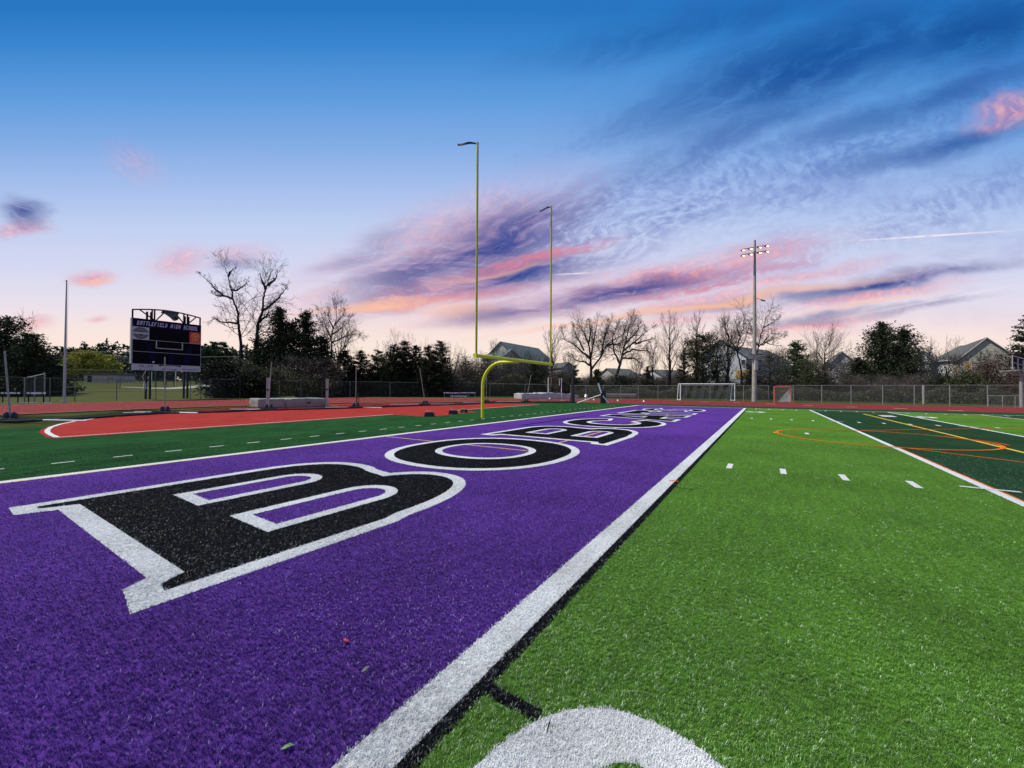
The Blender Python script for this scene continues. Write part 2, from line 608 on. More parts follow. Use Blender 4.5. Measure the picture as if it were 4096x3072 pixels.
M['adyellow'] = plain('sign_yellow', (0.75, 0.33, 0.03), 0.5, var=0.05)
M['adlav'] = plain('sign_lettering', (0.42, 0.41, 0.50), 0.5, var=0.05)
M['ribbon'] = plain('dark_red_ribbon', (0.055, 0.018, 0.022), 0.7)
M['roof'] = plain('roof_shingle', (0.085, 0.082, 0.075), 0.9, var=0.25, scale=2.2, bump=0.4)
M['roof_green'] = plain('roof_shingle_green_grey', (0.085, 0.105, 0.100), 0.9, var=0.25, scale=2.2, bump=0.4)
M['brick'] = plain('reddish_siding', (0.20, 0.135, 0.12), 0.9, var=0.2, scale=2.2)
M['tan'] = plain('tan_window_blind', (0.62, 0.38, 0.10), 0.6, var=0.08)
M['pane'] = plain('dark_window_glass', (0.03, 0.035, 0.04), 0.12, var=0.1, spec=0.8)
M['tyre'] = plain('tyre_rubber', (0.012, 0.012, 0.012), 0.8)
M['carwhite'] = plain('white_car_paint', (0.62, 0.63, 0.64), 0.25, var=0.03)
M['cardark'] = plain('dark_car_paint', (0.03, 0.035, 0.045), 0.25, var=0.05)


def siding(name, col, pitch=0.16):
    return plain(name, col, 0.75, var=0.07, scale=0.8, spec=0.2)


M['siding_white'] = siding('white_siding', (0.66, 0.66, 0.68))
M['siding_grey'] = siding('grey_siding', (0.36, 0.35, 0.29), 0.24)
M['siding_tan'] = siding('pale_siding', (0.40, 0.37, 0.34))


def chain(name, col, pitch, wire, rough=0.5, metal=0.3, rot=45):
    """woven wire: diamonds of thin wire with open gaps between"""
    mt, g, b = new_mat(name)
    uv = g.node('ShaderNodeUVMap').outputs[0]
    q = g.mapping(uv, rot=(0, 0, R(rot)), scale=(1 / pitch, 1 / pitch, 1))
    sp = g.node('ShaderNodeSeparateXYZ')
    g.put(sp.inputs[0], q)
    a = g.math('ABSOLUTE', g.math('SUBTRACT', g.math('FRACT', sp.outputs[0]), 0.5))
    c_ = g.math('ABSOLUTE', g.math('SUBTRACT', g.math('FRACT', sp.outputs[1]), 0.5))
    mn = g.math('MINIMUM', a, c_)
    al = g.math('LESS_THAN', mn, wire / pitch / 2)
    b.inputs['Base Color'].default_value = tuple(col) + (1,)
    b.inputs['Roughness'].default_value = rough
    b.inputs['Metallic'].default_value = metal
    g.put(b.inputs['Alpha'], al)
    return mt


M['chain'] = chain('chain_link_wire', (0.16, 0.16, 0.155), 0.06, 0.0045)
M['chain_dark'] = chain('dark_chain_link_wire', (0.06, 0.07, 0.06), 0.06, 0.0042)
M['net_black'] = chain('black_net_cord', (0.012, 0.012, 0.014), 0.05, 0.016, 0.8, 0)
M['net_grey'] = chain('grey_net_cord', (0.40, 0.40, 0.38), 0.10, 0.016, 0.8, 0)
M['net_white'] = chain('white_net_cord', (0.55, 0.55, 0.53), 0.05, 0.011, 0.8, 0)


def leafmat(name, cols, scale=0.9, trans=0.0):
    mt, g, b = new_mat(name)
    geo = g.node('ShaderNodeNewGeometry')
    p = geo.outputs['Position']
    n = g.noise(p, scale, 4, 0.65)
    rp = geo.outputs['Random Per Island']
    f = g.math('ADD', g.rng(n, 0.32, 0.68, 0, 0.7), g.math('MULTIPLY', rp, 0.3))
    st = [(i / (len(cols) - 1), tuple(c) + (1,)) for i, c in enumerate(cols)]
    g.put(b.inputs['Base Color'], g.ramp(f, st))
    b.inputs['Roughness'].default_value = 0.75
    b.inputs['Specular IOR Level'].default_value = 0.2
    return mt


M['cedar'] = leafmat('cedar_foliage', [(0.010, 0.014, 0.008), (0.024, 0.034, 0.014), (0.055, 0.070, 0.026)])
M['cedar_green'] = leafmat('pine_foliage', [(0.010, 0.024, 0.012), (0.025, 0.055, 0.022), (0.060, 0.100, 0.030)])
M['cedar_olive'] = leafmat('olive_foliage', [(0.020, 0.022, 0.012), (0.045, 0.045, 0.022), (0.090, 0.085, 0.045)])
M['arbor'] = leafmat('arborvitae_foliage', [(0.006, 0.009, 0.005), (0.016, 0.022, 0.008), (0.050, 0.056, 0.018)])
M['darkbush'] = leafmat('dark_bush_foliage', [(0.005, 0.008, 0.005), (0.012, 0.017, 0.008), (0.028, 0.034, 0.014)])
M['shrub'] = leafmat('spring_shrub_foliage', [(0.050, 0.055, 0.026), (0.095, 0.100, 0.045), (0.150, 0.150, 0.070)])
M['willow'] = leafmat('yellow_green_foliage', [(0.16, 0.155, 0.02), (0.31, 0.30, 0.035), (0.46, 0.43, 0.06)])
M['brushbrown'] = leafmat('brown_brush', [(0.045, 0.034, 0.026), (0.085, 0.065, 0.050), (0.13, 0.105, 0.08)])
M['brushred'] = leafmat('reddish_brush', [(0.050, 0.030, 0.024), (0.095, 0.058, 0.045), (0.14, 0.095, 0.07)])
M['brushgreen'] = leafmat('green_brush', [(0.028, 0.036, 0.014), (0.055, 0.068, 0.026), (0.095, 0.11, 0.045)])
M['farwood'] = leafmat('far_wood_foliage', [(0.012, 0.020, 0.014), (0.024, 0.036, 0.022), (0.045, 0.055, 0.034)], 0.2)
M['bark'] = plain('bark', (0.040, 0.034, 0.030), 0.9, var=0.35, scale=3)
M['bark_light'] = plain('pale_bark', (0.078, 0.064, 0.054), 0.9, var=0.35, scale=3)
M['bark_dark'] = plain('dark_bark', (0.016, 0.014, 0.014), 0.9, var=0.35, scale=3)


# ------------------------------------------------------------------ GROUND AND FIELD
ground = flat('ground', [rect(-900, -900, 1400, 1400)], -0.06, M['grass'], kind='structure')

GOAL, END = 1.52, 10.50            # inner edges of the goal line and the end line
NEAR, FAR = -9.65, 39.1            # sidelines
turf_sheet = flat('field_turf', [rect(-14, -70, 43.6, 24)], 0.0, M['turf_dark'], kind='structure')
bandmats = [('turf_light', 1.3, -3.05), ('turf_far_dark', -3.05, -7.62), ('turf_light', -7.62, -12.19),
            ('turf_far_dark', -12.19, -16.76), ('turf_light', -16.76, -21.33), ('turf_far_dark', -21.33, -25.9),
            ('turf_light', -25.9, -30.5), ('turf_far_dark', -30.5, -35.0), ('turf_light', -35, -39.6)]
for mn, y1, y0 in bandmats:
    flat('turf_band', [rect(NEAR, y0, FAR, y1)], 0.004, M[mn], turf_sheet)
PZ = 0.004
end_zone = flat('end_zone', [rect(NEAR, GOAL, FAR, END)], PZ, M['turf_purple'], turf_sheet)
LZ = 0.008
field_lines = []


def line(name, pts, w, mat, z=LZ, closed=False):
    return strip_obj(name, pts, w, z, M[mat], turf_sheet, closed)


flat('goal_line', [rect(NEAR, GOAL - 0.215, FAR, GOAL)], LZ, M['turf_white'], turf_sheet)
flat('goal_line_black_band', [rect(NEAR, GOAL - 0.295, FAR, GOAL - 0.215)], LZ, M['turf_black'], turf_sheet)  # band painted black along the goal line
flat('end_line', [rect(NEAR, END, FAR, END + 0.19)], LZ, M['line_white'], turf_sheet)
flat('end_line_tan_edge', [rect(NEAR, END - 0.08, FAR, END)], LZ, M['line_tan'], turf_sheet)
flat('sideline', [rect(FAR - 0.02, -60, FAR + 0.16, END + 0.12)], LZ + 0.004, M['line_white'], turf_sheet)
for y, w in ((-3.05, 0.13), (-7.62, 0.13), (-12.19, 0.12), (-16.76, 0.12), (-21.33, 0.12)):
    flat('yard_line', [rect(NEAR, y - w / 2, FAR - 0.03, y + w / 2)], LZ, M['line_white'], turf_sheet)
flat('red_line_edge', [rect(NEAR, -3.05 - 0.105, 15.2, -3.05 - 0.066)], LZ, M['line_orange'], turf_sheet)
for y in (-0.0,):
    pass
# hash marks one yard apart
for k in range(40):
    y = GOAL - 0.91 * (k + 1)
    if min(abs(y - q) for q in (-3.05, -7.62, -12.19, -16.76, -21.33, -25.9)) < 0.3:
        continue
    for x0 in (8.96, 25.3, 37.9):
        flat('hash_mark', [rect(x0, y - 0.05, x0 + 0.58, y + 0.05)], LZ, M['line_white'], turf_sheet)
for x in (9.5, 25.6):
    for y in (-3.05, -7.62, -12.19):
        flat('inbound_mark', [rect(x - 0.05, y - 0.33, x + 0.05, y + 0.33)], LZ + 0.004, M['line_white'], turf_sheet)
flat('centre_mark', [rect(17.55, -1.36, 18.1, -1.24)], LZ, M['line_white'], turf_sheet)
flat('yellow_mark', [rect(17.42, -0.40, 17.72, -0.28)], LZ, M['line_yellow'], turf_sheet)
line('yellow_line', [(NEAR, -5.66), (35.1, -5.62)], 0.11, 'line_yellow', LZ)
line('soccer_line', [(35.1, -5.62), (35.1, -45)], 0.07, 'line_yellow', LZ)
# lacrosse crease and fan
cc_, rr_ = (17.68, -3.1), 2.72
line('crease_circle', [(cc_[0] + rr_ * math.cos(2 * math.pi * k / 72), cc_[1] + rr_ * math.sin(2 * math.pi * k / 72)) for k in range(72)], 0.085, 'line_orange', LZ + 0.004, True)
line('fan_line', [(20.2, -3.0), (28.6, -12.0)], 0.06, 'line_orange', LZ + 0.008)
line('fan_line', [(15.2, -3.0), (6.8, -12.0)], 0.06, 'line_orange', LZ + 0.008)
line('fan_arc', [(17.68 + 2.6 * math.cos(R(a)), -3.1 + 2.9 * math.sin(R(a))) for a in range(0, -100, -8)], 0.05, 'line_orange', LZ + 0.010)
# orange box line across the purple, hidden where letters lie on it
line('box_line', [(8.32, END - 0.08), (8.50, 5.08)], 0.08, 'line_yellow', PZ + 0.002)
line('box_line', [(8.50, 5.10), (25.95, 5.12)], 0.08, 'line_yellow', PZ + 0.002)
line('box_line', [(25.95, 5.08), (26.2, END - 0.05)], 0.07, 'line_pink', PZ + 0.002)
line('faint_line', [(37.6, GOAL + 0.1), (37.6, END - 0.1)], 0.07, 'line_pink', PZ + 0.002)
line('sideline_yellow', [(37.0, GOAL - 0.4), (37.0, -20)], 0.05, 'line_yellow', LZ + 0.002)
# dashes behind the end line
for k in range(46):
    x = -4.0 + 0.905 * k
    y = 12.12 + 0.022 * min(k, 10) * 0.9
    flat('restraining_dash', [rect(x, y, x + 0.32, y + 0.075)], LZ, M['line_white'], turf_sheet)
# black ticks beside the goal line
for (x, y0, w) in ((1.655, 0.92, 0.080), (6.73, 0.95, 0.03), (11.22, 1.0, 0.03)):
    flat('black_tick', [rect(x - w / 2, y0, x + w / 2, GOAL - 0.295)], LZ, M['turf_black'], turf_sheet)
flat('orange_tick', [rect(7.12, 1.25, 7.19, 1.40)], LZ + 0.004, M['line_orange'], turf_sheet)


# ---- letters of the end zone: outlines in metres
def arc(cx, cy, rx, ry, a0, a1, n=18, p=2.0):
    o = []
    for k in range(n + 1):
        a = R(a0 + (a1 - a0) * k / n)
        c_, s_ = math.cos(a), math.sin(a)
        o.append((cx + rx * math.copysign(abs(c_) ** (2 / p), c_), cy + ry * math.copysign(abs(s_) ** (2 / p), s_)))
    return o


def area(p):
    return sum(p[i][0] * p[(i + 1) % len(p)][1] - p[(i + 1) % len(p)][0] * p[i][1] for i in range(len(p))) / 2


def offset(poly, d):
    """grow a counter-clockwise outline by d (negative shrinks)"""
    if area(poly) < 0:
        poly = poly[::-1]
    P = []
    for q in poly:
        if not P or (Vector(q) - Vector(P[-1])).length > 1e-4:
            P.append(q)
    if (Vector(P[0]) - Vector(P[-1])).length < 1e-4:
        P.pop()
    o = []
    n = len(P)
    for i in range(n):
        a, b, c_ = Vector(P[i - 1]), Vector(P[i]), Vector(P[(i + 1) % n])
        d1, d2 = (b - a).normalized(), (c_ - b).normalized()
        n1, n2 = Vector((d1.y, -d1.x)), Vector((d2.y, -d2.x))
        bis = n1 + n2
        if bis.length < 1e-6:
            bis = n1
        bis.normalize()
        k = d / max(0.45, bis.dot(n1))
        o.append(tuple(b + bis * k))
    return o


def densify(P, step=0.12):
    o = []
    for i in range(len(P)):
        a, b = Vector(P[i]), Vector(P[(i + 1) % len(P)])
        n = max(1, int((b - a).length / step))
        for k in range(n):
            o.append(tuple(a + (b - a) * k / n))
    return o


Bt, Bb = 8.05, 3.92


def glyph_B(x, k=0.0):
    o = [(x + .84 + k, Bb), (x + 3.1, Bb - 0.04)]
    o += arc(x + 3.3, 4.96, 1.85, 1.02, -90, 50, 18, 2.2)
    o += [(x + 4.60, 6.02), (x + 4.60, 6.12)]
    o += arc(x + 3.55, 7.0, 1.25, 1.05, -28, 90, 12, 2.3)
    o += [(x + .82, Bt), (x + .82, Bt - .16), (x + 1.16, Bt - .30), (x + 1.16 + k * .4, Bb + .26), (x + .86 + k, Bb + .16)]
    h1 = [(x + 2.02, 6.36)] + arc(x + 3.5, 6.83, .46, .47, -90, 90, 10) + [(x + 2.02, 7.30)]
    h2 = [(x + 2.08, 4.58)] + arc(x + 3.65, 5.06, .50, .48, -90, 90, 10) + [(x + 2.08, 5.54)]
    return o, [h1, h2]


def glyph_O(cx):
    return arc(cx, 6.02, 2.25, 2.10, 0, 355, 44, 2.25), [arc(cx, 6.02, 1.22, 1.28, 0, 350, 34, 2.2)]


def glyph_C(cx):
    o = arc(cx, 6.02, 2.25, 2.10, 24, 336, 40, 2.25)
    o += [(cx + 1.15, 5.30)] + arc(cx, 6.02, 1.2, 1.25, -34, -326, 30, 2.2) + [(cx + 1.15, 6.72)]
    return o, []


def glyph_A(x):
    o = [(x + .05, Bb), (x + 1.35, Bb), (x + 1.62, 4.85), (x + 3.15, 4.85), (x + 3.45, Bb), (x + 4.9, Bb),
         (x + 3.15, Bt), (x + 1.7, Bt)]
    h = [(x + 1.92, 5.75), (x + 2.88, 5.75), (x + 2.40, 7.25)]
    return o, [h]


def glyph_T(x):
    o = [(x + 1.55, Bb), (x + 2.75, Bb), (x + 2.75, 6.95), (x + 3.5, 6.95), (x + 3.6, 6.5), (x + 4.2, 6.5), (x + 4.2, Bt),
         (x + .1, Bt), (x + .1, 6.5), (x + .7, 6.5), (x + .8, 6.95), (x + 1.55, 6.95)]
    return o, []


def glyph_S(cx):
    o = arc(cx, 7.0, 1.85, 1.05, 20, 250, 18, 2.2)
    o += arc(cx, 5.0, .95, .42, 75, -90, 8)[:-1]
    o += arc(cx, 5.0, .95, .42, -90, -160, 5)
    o += arc(cx, 5.0, 1.85, 1.08, -165, 72, 18, 2.2)
    o += arc(cx, 7.0, .95, .42, 262, 20, 12)
    return o, []


LETTERS = [('B', glyph_B(0.0, .20)), ('O', glyph_O(7.95)), ('B', glyph_B(9.97)), ('C', glyph_C(18.0)),
           ('A', glyph_A(20.55)), ('T', glyph_T(25.35)), ('S', glyph_S(32.2))]
BAND = 0.21
black_polys, white_polys = [], []
for i, (ch, (o, hs)) in enumerate(LETTERS):
    o = o if area(o) > 0 else o[::-1]
    blk = flat('letter_' + ch.lower(), [o] + hs, LZ + 0.004 * (i % 2), M['turf_black'], turf_sheet)
    oo = offset(o, BAND)
    flat('letter_outline', [oo, offset(o, 0.0)], LZ + 0.004 * (i % 2), M['turf_white'], blk)
    black_polys.append(([o] + hs))
    white_polys.append([oo, o])
    for h in hs:
        hi = offset(h, -BAND * 0.85)
        flat('counter_outline', [offset(h, 0), hi], LZ + 0.004 * (i % 2), M['turf_white'], blk)
        white_polys.append([h, hi])

# field numerals beside the goal line (white)
G_out = arc(1.02, 0.42, 0.91, 0.62, 35, 325, 30, 2.4)
gpoly = [(1.02 + (q[0] - 1.02), q[1]) for q in G_out]


def glyph_G(cx, cy, s=1):
    """a G whose top points to +X (s=1) or -X (s=-1)"""
    o = []
    for a in range(30, 322, 8):                # start right of top, round over the top and left side
        rad = R(a)
        o.append((math.sin(rad) if 0 else math.cos(rad), math.sin(rad)))
    ring_o = arc(0, 0, .62, .915, 38, 335, 34, 2.3)
    ring_i = arc(0, 0, .27, .665, 330, 48, 30, 2.2)
    ring = ring_o + [(.60, .06), (.08, .06), (.08, -.14), (.27, -.14)] + ring_i
    # letter plane (a right, b up) -> world: right = -Y, up = +X
    return [(cx + s * b, cy - s * a) for a, b in ring]


gn = glyph_G(1.015, 0.42)
flat('field_letter_g', [gn], LZ, M['turf_white'], turf_sheet)
flat('field_letter_g', [[(32.9 - (p[0] - 1.015) * 0.72, 0.58 - (p[1] - 0.42))for p in glyph_G(1.015, 0.42)]], LZ, M['line_white'], turf_sheet)
one = [(33.75, -6.1), (32.4, -6.1), (32.4, -6.75), (33.75, -6.75)]
flat('field_number_one', [one], LZ, M['line_white'], turf_sheet)
flat('field_number_zero', [arc(33.05, -8.15, .72, .42, 0, 350, 24, 2.6), arc(33.05, -8.15, .42, .14, 0, 350, 14, 2.6)], LZ + 0.004, M['line_white'], turf_sheet)
white_polys.append([gn])

# ------------------------------------------------------------------ turf blades (real blades in the near field)
rng = np.random.default_rng(7)


def inside(px, py, loops):
    r_ = np.zeros(len(px), bool)
    for lp in loops:
        q = np.array(lp)
        x0, y0 = q[:, 0], q[:, 1]
        x1, y1 = np.roll(x0, -1), np.roll(y0, -1)
        cnt = np.zeros(len(px), bool)
        for a, b, c_, d in zip(x0, y0, x1, y1):
            if b == d:
                continue
            k = ((b > py) != (d > py)) & (px < (c_ - a) * (py - b) / (d - b) + a)
            cnt ^= k
        r_ ^= cnt
    return r_


NT = 330000
dmin, dmax, d0 = 0.9, 15.0, 2.3
uu = rng.random(NT)
La, Lb = math.log(1 + (dmin / d0) ** 2), math.log(1 + (dmax / d0) ** 2)
dd = d0 * np.sqrt(np.exp(La + uu * (Lb - La)) - 1)
aa = TH + (rng.random(NT) - 0.5) * 2 * R(60)
bx, by = dd * np.cos(aa), dd * np.sin(aa)
keep = (bx > NEAR)
bx, by = bx[keep], by[keep]
cls = np.zeros(len(bx), int)                      # 0 dark green, 1 light green, 2 purple, 3 black, 4 white, 5 far dark
cls[(by < 1.3) & (by > -3.05)] = 1
cls[(by < -3.05) & (by > -7.62)] = 5
cls[(by < -7.62)] = 1
cls[(by > GOAL) & (by < END)] = 2
for lp in black_polys[:4]:
    cls[inside(bx, by, lp)] = 3
for lp in white_polys:
    cls[inside(bx, by, lp)] = 4
jit = rng.normal(0, 0.006, len(by))
cls[(by + jit < GOAL) & (by + jit > GOAL - 0.215)] = 4
cls[(by + jit < GOAL - 0.215) & (by + jit > GOAL - 0.295)] = 3
cls[(abs(bx + jit - 1.655) < 0.040) & (by > 0.92) & (by < 1.3)] = 3
cls[(abs(by + 3.05) < 0.065)] = -1
cls[(by > END - .08) & (by < END + .19)] = -1
for k in range(4):
    yq = GOAL - 0.91 * (k + 1)
    cls[(abs(by - yq) < 0.055) & (bx > 8.94) & (bx < 9.56)] = -1
cls[(by > 12.05) & (by < 12.5)] = -1


def tuft_mesh(seed):
    r_ = random.Random(seed)
    mb = MB()
    for k in range(6):
        a = r_.random() * 6.283
        lean = r_.uniform(0.15, 1.0)
        h = r_.uniform(0.009, 0.018)
        w = r_.uniform(0.0011, 0.0019)
        ox, oy = r_.uniform(-.009, .009), r_.uniform(-.009, .009)
        dx, dy = math.cos(a), math.sin(a)
        tx, ty = -dy * w / 2, dx * w / 2
        tw = r_.uniform(-0.7, 0.7)
        pts = []
        for t in (0, 0.5, 1.0):
            lx = lean * h * (t ** 1.6)
            z = h * t * (1 - 0.30 * t * lean)
            pts.append((ox + dx * lx, oy + dy * lx, z))
        vs = []
        for j, p in enumerate(pts[:2]):
            vs += [(p[0] + tx, p[1] + ty, p[2]), (p[0] - tx, p[1] - ty, p[2])]
        c2 = math.cos(tw)
        vs += [(pts[2][0] + tx * .5, pts[2][1] + ty * .5, pts[2][2]), (pts[2][0] - tx * .5 * c2, pts[2][1] - ty * .5 * c2, pts[2][2])]
        mb.add(vs, [(0, 1, 3, 2), (2, 3, 5, 4)])
    me = bpy.data.meshes.new('blade_tuft')
    me.from_pydata(mb.v, [], mb.f)
    return me


def scatter(name, P, mat, label):
    me = bpy.data.meshes.new(name)
    co = np.column_stack([P[:, 0], P[:, 1], np.full(len(P), 0.007)]).astype(np.float32)
    me.vertices.add(len(P))
    me.vertices.foreach_set('co', co.ravel())
    at = me.attributes.new('rz', 'FLOAT', 'POINT')
    at.data.foreach_set('value', rng.random(len(P)).astype(np.float32) * 6.283)
    at = me.attributes.new('sc', 'FLOAT', 'POINT')
    at.data.foreach_set('value', rng.uniform(0.75, 1.25, len(P)).astype(np.float32))
    o = link(name, me)
    tag(o, kind='stuff', label=label, cat='turf')
    tm = tuft_mesh(hash(name) % 1000 if 0 else len(P) % 97)
    tm.materials.append(mat)
    src = bpy.data.objects.new('blade_source', tm)      # not linked to the scene; instanced below
    ng = bpy.data.node_groups.new(name + '_nodes', 'GeometryNodeTree')
    ng.interface.new_socket('Geometry', in_out='INPUT', socket_type='NodeSocketGeometry')
    ng.interface.new_socket('Geometry', in_out='OUTPUT', socket_type='NodeSocketGeometry')
    gi, go = ng.nodes.new('NodeGroupInput'), ng.nodes.new('NodeGroupOutput')
    ip = ng.nodes.new('GeometryNodeInstanceOnPoints')
    m2p = ng.nodes.new('GeometryNodeMeshToPoints')
    oi = ng.nodes.new('GeometryNodeObjectInfo')
    oi.inputs['Object'].default_value = src
    oi.inputs['As Instance'].default_value = True
    a1 = ng.nodes.new('GeometryNodeInputNamedAttribute')
    a1.data_type = 'FLOAT'
    a1.inputs['Name'].default_value = 'rz'
    a2 = ng.nodes.new('GeometryNodeInputNamedAttribute')
    a2.data_type = 'FLOAT'
    a2.inputs['Name'].default_value = 'sc'
    cx = ng.nodes.new('ShaderNodeCombineXYZ')
    L = ng.links.new
    L(gi.outputs[0], m2p.inputs[0])
    L(m2p.outputs[0], ip.inputs['Points'])
    L(oi.outputs['Geometry'], ip.inputs['Instance'])
    L(a1.outputs[0], cx.inputs[2])
    L(cx.outputs[0], ip.inputs['Rotation'])
    L(a2.outputs[0], ip.inputs['Scale'])
    L(ip.outputs[0], go.inputs[0])
    md = o.modifiers.new('blades', 'NODES')
    md.node_group = ng
    return o


BL = [(0, 'dark_green_turf_blades', blade('blade_dark_green', (0.022, 0.085, 0.022), 0.5, (0.3, 0.4, 0.3), 0.05), 'dark green artificial grass blades behind the end line'),
      (1, 'green_turf_blades', blade('blade_green', (0.090, 0.200, 0.024), 0.5, (0.5, 0.65, 0.4), 0.05), 'bright green artificial grass blades beside the goal line'),
      (2, 'purple_turf_blades', blade('blade_purple', (0.094, 0.034, 0.235), 0.5, (0.5, 0.42, 0.7), 0.04, 0.2), 'purple artificial grass blades of the end zone'),
      (3, 'black_turf_blades', blade('blade_black', (0.0045, 0.005, 0.007), 0.5, (0.30, 0.33, 0.36), 0.045, 0.3, 0.35), 'black artificial grass blades inside the letters'),
      (4, 'white_turf_blades', blade('blade_white', (0.78, 0.78, 0.76), 0.14, (0.75, 0.75, 0.78), 0.05), 'white artificial grass blades of the painted lines'),
      (5, 'deep_green_turf_blades', blade('blade_deep_green', (0.024, 0.09, 0.045), 0.5, (0.3, 0.4, 0.3), 0.05), 'deep green artificial grass blades beyond the yard line')]
for k, nm, mt, lb in BL:
    sel = cls == k
    if sel.sum():
        scatter(nm, np.column_stack([bx[sel], by[sel]]), mt, lb)

# ------------------------------------------------------------------ TRACK AND APRON
tin = [GP(-700, 1710), GP(0, 1660), GP(450, 1640), GP(900, 1624), GP(1400, 1611), GP(1900, 1608), GP(2150, 1609), GP(2400, 1611.0)] + [(44.4, 8), (44.3, 0), (44.3, -20), (44.3, -75)]
tout = [GP(-700, 1634), GP(0, 1619.5), GP(450, 1608), GP(900, 1600), GP(1400, 1590), GP(1900, 1592.6), GP(2200, 1594.3), GP(2500, 1596.4)] + [(60.3, 10), (60, 0), (60, -20), (60, -75)]


def loft(name, A, B, z, mat, t0=0, t1=1, parent=None):
    A = [Vector(a) for a in A]
    B = [Vector(b) for b in B]
    n = len(A)
    vs = []
    for a, b in zip(A, B):
        vs.append((*(a + (b - a) * t0), z))
    for a, b in zip(A, B):
        vs.append((*(a + (b - a) * t1), z))
    me = bpy.data.meshes.new(name)
    me.from_pydata(vs, [], [(i, i + 1, i + 1 + n, i + n) for i in range(n - 1)])
    return link(name, me, parent, mat)


track = loft('running_track', tin, tout, -0.01, M['track'])
tag(track, kind='structure')
nl = 9
for k in range(nl + 1):
    t = 0.004 + 0.985 * k / nl
    loft('lane_line', tin[:8] if k < nl else tin, tout[:8] if k < nl else tout, -0.004, M['line_tan'], t, t + (0.0028 if 0 < k < nl else 0.006), track)
for (px, py) in ((2819, 1607), (2946, 1610.5), (3082, 1616), (3232, 1621), (3405, 1627.5), (3604, 1634), (3823, 1642), (2170, 1600), (2250, 1602), (2345, 1604.5)):
    x, y = GP(px, py)
    flat('track_mark', [rect(x - 0.22, y - 0.42, x + 0.22, y + 0.42)], -0.002, M['line_tan'], track)
curb = loft('track_edge_curb', tin, tout, 0.03, M['black'], -0.022, -0.012)
tag(curb, kind='structure')
# lawn strips
def ZL(w):                          # the lawn climbs gently away from the track
    return -0.05 + 3.3 * min(1.0, max(0.0, (w - 50) / 62)) ** 1.15 + max(0, w - 112) * .004


lv_, lf_ = [], []
lpx = [-1500, -900, -420, 0, 200, 450, 700, 900, 1050, 1180]
nearw = [20, 26, 29, 33, 36, 41, 45.5, 48.5, 51, 54]
lw_ = [0, .04, .10, .2, .32, .45, .6, .8, 1.0]
for t in lw_:
    for px, nw in zip(lpx, nearw):
        w = nw + (116 - nw) * t
        x, y = AT(px, w)
        lv_.append((x, y, ZL(w) if t > 0 else -.05))
for px in lpx:
    x, y = AT(px, 420)
    lv_.append((x, y, ZL(420)))
nn_ = len(lpx)
for a in range(len(lw_)):
    for b in range(nn_ - 1):
        lf_.append((a * nn_ + b, a * nn_ + b + 1, (a + 1) * nn_ + b + 1, (a + 1) * nn_ + b))
lme = bpy.data.meshes.new('lawn')
lme.from_pydata(lv_, [], lf_)
for p_ in lme.polygons:
    p_.use_smooth = True
tag(link('lawn', lme, None, M['lawn']), kind='structure')
pv_, pw_ = [], [(480, 80, 82), (600, 76, 79), (680, 74, 79.5), (760, 77, 86), (830, 84, 94), (930, 92, 104)]
for px, wa, wb in pw_:
    for w in (wa, wb):
        x, y = AT(px, w)
        pv_.append((x, y, ZL(w) + .09))
pme = bpy.data.meshes.new('gravel_path')
pme.from_pydata(pv_, [], [(2 * k, 2 * k + 2, 2 * k + 3, 2 * k + 1) for k in range(len(pw_) - 1)])
tag(link('gravel_path', pme, None, M['path']), kind='structure')
apron_pts = [(157, 1730), (166, 1718), (200, 1705), (262, 1689), (373, 1673), (464, 1663), (680, 1648), (900, 1634), (1150, 1624), (1400, 1616.5),
             (1700, 1613.5), (1923, 1614), (2060, 1615), (2160, 1618.5), (1916, 1635.5), (1804, 1643.5), (1860, 1644.8), (1911, 1648), (1734, 1665.5), (1685, 1666), (1600, 1660),
             (1574, 1659.5), (900, 1707), (224, 1754), (185, 1749)]
apron = flat('rubber_apron', [[GP(*p) for p in apron_pts]], 0.006, M['apron'])
tag(apron, kind='structure')
strip_obj('apron_line', [GP(*p) for p in [(1574, 1657.5), (900, 1704), (224, 1750.5)]], 0.10, 0.010, M['line_white'], apron)
ctl = [(228, 1750), (206, 1741), (190, 1731), (189, 1722), (203, 1710), (240, 1698), (300, 1686), (373, 1676)]
strip_obj('apron_line', [GP(*p) for p in ctl], 0.13, 0.014, M['line_white'], apron)
strip_obj('apron_line', [GP(*p) for p in [(1804, 1643), (1916, 1635), (2160, 1618.5)]], 0.11, 0.010, M['line_white'], apron)
strip_obj('apron_line', [GP(*p) for p in [(395, 1671), (464, 1663.5), (680, 1648.5), (900, 1634.5)]], 0.08, 0.010, M['line_tan'], apron)

# ------------------------------------------------------------------ GOAL POST
GX, GY = 16.78, 10.6
gp = empty('goal_post', (GX, GY + 2.35, 0), label='tall yellow football goal post with curved neck behind the end line', cat='goal post')
nk = [(0, 0, 0), (0, 0, 0.8), (0, 0, 1.7)]
for k in range(1, 10):
    a = R(90 * k / 9)
    nk.append((0, -1.3 * (1 - math.cos(a)), 1.7 + 1.3 * math.sin(a)))
nk.append((0, -1.9, 3.0))
nk.append((0, -2.30, 3.0))
MB().tube(nk, 0.088, 20).build('gooseneck', M['yellow'], gp)
cb = MB().tube([(-3.60, -2.35, 3.05), (3.60, -2.35, 3.05)], 0.085, 20).build('crossbar', M['yellow'], gp)
for s_ in (-1, 1):
    MB().tube([(s_ * 3.60, -2.35, 3.05), (s_ * 3.63, -2.35, 3.05)], 0.10, 20).build('end_cap', M['yellow'], cb)
    MB().tube([(s_ * 3.52, -2.35, 3.07), (s_ * 3.52, -2.35, 12.5)], 0.05, 12).build('upright', M['yellow_shaded'], gp)


